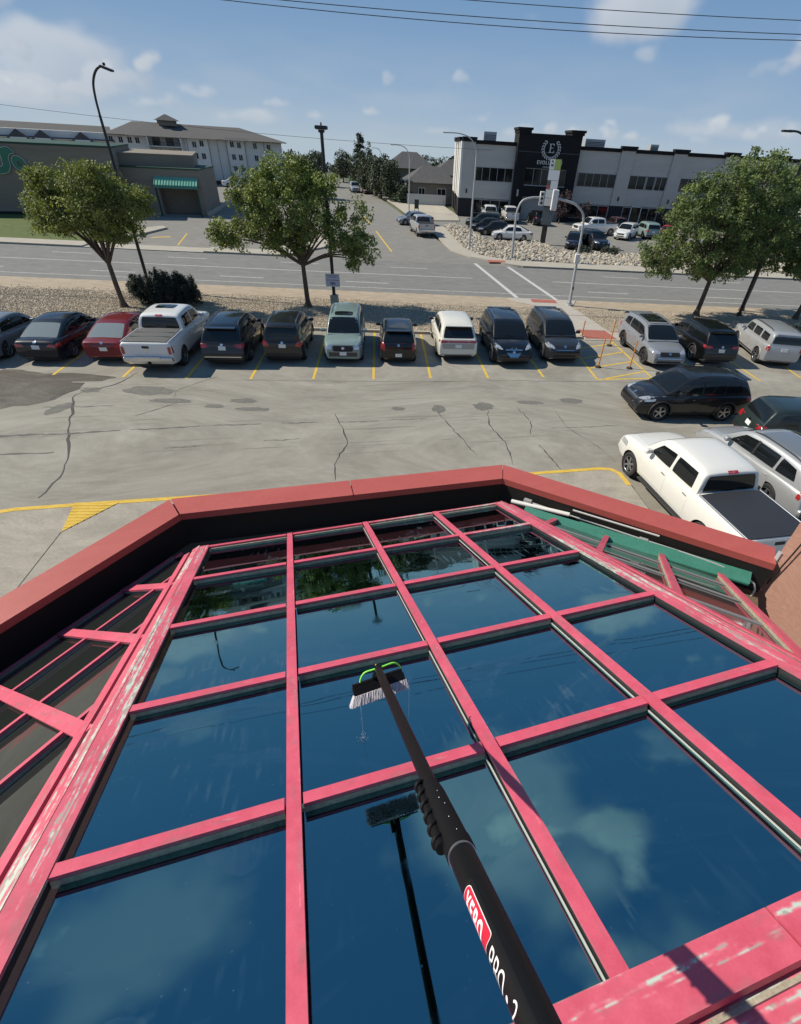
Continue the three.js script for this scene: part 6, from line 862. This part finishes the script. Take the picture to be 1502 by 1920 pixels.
{ // stones
  const rockG = (s, d) => { const g = mergeVertices(new THREE.IcosahedronGeometry(1, d).deleteAttribute('normal').deleteAttribute('uv')), p = g.attributes.position; for (let i = 0; i < p.count; i++) { const k = 1 + .42 * n3(p.getX(i) * 1.3 + s, p.getY(i) * 1.3, p.getZ(i) * 1.3); p.setXYZ(i, p.getX(i) * k, p.getY(i) * k * .7, p.getZ(i) * k); } const h = g.toNonIndexed(); h.computeVertexNormals(); return h; };
  const inside = (poly, x, z) => { let c = false; for (let i = 0, j = poly.length - 1; i < poly.length; j = i++) { const [a, b] = poly[i], [d, e] = poly[j]; if ((b > z) !== (e > z) && x < (d - a) * (z - b) / (e - b) + a) c = !c; } return c; };
  const scatter = (name, label, poly, n, s0, s1, y, c0, c1, seed, dens = () => 1) => {
    const r = mulberry(seed), xs = poly.map(p => p[0]), zs = poly.map(p => p[1]), x0 = Math.min(...xs), x1 = Math.max(...xs), z0 = Math.min(...zs), z1 = Math.max(...zs), im = new THREE.InstancedMesh(rockG(seed, 0), std([1, 1, 1], .95), n), m = new THREE.Matrix4(), q = new THREE.Quaternion(), e = new THREE.Euler(), c = new THREE.Color(); let k = 0, t = 0;
    while (k < n && t++ < n * 20) { const x = lerp(x0, x1, r()), z = lerp(z0, z1, r()); if (!inside(poly, x, z) || r() > dens(x, z)) continue; const s = lerp(s0, s1, r() ** 1.8); q.setFromEuler(e.set(r() * 6, r() * 6, r() * 6)); m.compose(V3(x, y + s * .25, z), q, V3(s, s * (.7 + r() * .4), s)); im.setMatrixAt(k, m); const g = r(), w = (r() - .5) * .05; c.setRGB(lerp(c0[0], c1[0], g) + w, lerp(c0[1], c1[1], g), lerp(c0[2], c1[2], g) - w * .5); im.setColorAt(k, c); k++; }
    im.count = k; im.name = numbered(name); im.castShadow = im.receiveShadow = true; im.userData = { kind: 'stuff', label, category: 'stones' }; scene.add(im);
  };
  const onPath = (x, z) => { const t = (z + 26.5) / -8.5; return x > lerp(9.3, 6.5, clamp((t - .75) * 4)) + lerp(0, -1.2, t) && x < lerp(11.8, 10.4, t) + (t > .9 ? 1 : 0) + (z > -28.1 && z < -26.6 ? 2.7 : 0); };
  scatter('gravel', 'tan gravel covering the planting strip behind the parked cars', [[-34, -26.72], [34, -27.25], [34, -33.6], [-34, -33.2]], 95000, .014, .038, -.008, [.32, .265, .19], [.52, .45, .355], 51, (x, z) => onPath(x, z) ? 0 : clamp(1.1 - smooth(-31.4, -33.4, z + .6 * fbm2(x * .4, z * .4)) * 1.02));
  scatter('landscape_rocks', 'pale rocks heaped on the corner bed of the office lot', [[2.9, -69.2], [5.4, -73.0], [8.3, -59.6], [13.8, -61], [15, -55.3], [60, -56.4], [60, -48.7], [8.9, -48.9], [6.2, -51.2], [5.1, -54.7], [4.3, -62], [3.9, -69.4]], 15000, .07, .25, .0, [.27, .235, .18], [.52, .47, .39], 52);
  struct('rock_bed', flat([[2.9, -69.4], [5.6, -73.2], [8.4, -59.5], [13.9, -60.8], [15, -55.2], [120, -56.6], [120, -48.4], [8.6, -48.6], [5.8, -51], [4.9, -54.7], [4.1, -62], [3.6, -69.4]], .02), M.gravelBed);
}

// ------------------------------------------------------------------ vehicles beyond the avenue
{
  const f = { far: true }, W = [-1, -.1], N = [0, -1], S = [0, 1];
  const add = (nm, lab, cat, s, p, x, z, h, end = 'mid', g = NV2) => put2(nm, lab, cat, s, p, x, z, h, end, g);
  add('pickup_truck', 'silver pickup truck turning from the side street, seen from behind', 'pickup truck', pickup({ ...f, L: 5.6, W: 1.95, H: 1.86 }), C.silver, 1.25, -60.2, [-.2, -1], 'rear', 'traffic on the side street');
  add('sedan_car', 'grey sedan beyond the silver pickup on the side street', 'car', sedan({ ...f }), C.steelGrey, -.1, -70.6, [-1, .25], 'mid', 'traffic on the side street');
  add('sedan_car', 'white sedan nearest the rock bed at the corner of the office lot', 'car', sedan({ ...f, W: 1.84 }), C.white, 10.95, -61.8, W); add('sedan_car', 'black sedan next to the white sedan in the office lot', 'car', sedan({ ...f }), C.black, 9.7, -64.9, W); add('sedan_car', 'second black sedan from the white one in the office lot', 'car', sedan({ ...f }), C.black, 9.1, -67.7, W); add('suv_car', 'dark crossover farthest of the row facing the side street', 'car', suv({ ...f }), C.moss, 8.7, -70.9, W);
  add('pickup_truck', 'left of the two white pickups at the office wall', 'pickup truck', pickup({ ...f, L: 5.3, W: 1.9, H: 1.8 }), C.white, 10.4, -78.6, N); add('pickup_truck', 'right of the two white pickups at the office wall', 'pickup truck', pickup({ ...f, L: 5.3, W: 1.9, H: 1.8 }), C.white, 13.3, -78.8, N);
  add('suv_car', 'black off road wagon parked by the office entrance', 'car', suv({ ...f, tum: .08 }), C.black, 17.0, -77.6, [-.1, -1]);
  add('sedan_car', 'dark sedan above the rock bed facing the avenue', 'car', sedan({ ...f }), C.navy, 16.7, -56.6, [-.3, 1], 'front'); add('suv_car', 'dark crossover above the rock bed facing the avenue', 'car', suv({ ...f }), C.charcoal, 20.0, -56.8, [.2, 1], 'front');
  add('pickup_truck', 'white pickup parked across the middle of the office lot', 'pickup truck', pickup({ ...f, L: 5.5, W: 1.92, H: 1.82 }), C.white, 22.9, -69.8, [-1, .25]); add('suv_car', 'white crossover behind the white pickup in the office lot', 'car', suv({ ...f }), C.white, 26.2, -67.4, [-.75, 1]); add('suv_car', 'maroon crossover parked close to the office wall', 'car', suv({ ...f }), carPaint([.05, .012, .014]), 27.2, -74.5, N); add('suv_car', 'grey green off road wagon in the office lot', 'car', suv({ ...f, tum: .08, H: 1.78, roof: suv().roof.map(([x, y]) => [x, y + .1]) }), C.sage, 29.6, -69.6, N);
  add('sedan_car', 'bright red car half hidden by the right hand trees', 'car', sedan({ ...f }), C.bright, 32.4, -69.5, [-.6, 1]); add('suv_car', 'silver crossover seen through the right hand trees', 'car', suv({ ...f }), C.silver, 36, -66.5, [-.4, 1]); add('sedan_car', 'white sedan seen low through the right hand trees', 'car', sedan({ ...f }), C.white, 35.4, -60.5, [-1, .1]); add('suv_car', 'white crossover seen through the right hand trees near the canopy', 'car', suv({ ...f }), C.white, 41, -66.8, [-.4, 1]);
  add('sedan_car', 'white sedan parked below the apartment block', 'car', sedan({ ...f }), C.white, -34.6, -111.2, [1, -.5], 'mid', 'distant cars'); add('sedan_car', 'dark car far up the side street', 'car', sedan({ ...f }), carPaint([.08, .02, .02]), -9.6, -112.5, [.2, 1], 'mid', 'distant cars'); add('suv_car', 'pale van far up the side street', 'car', suv({ ...f }), C.silver, -12.2, -114.5, [.2, 1], 'mid', 'distant cars');
}
renderer.render(scene, camera);
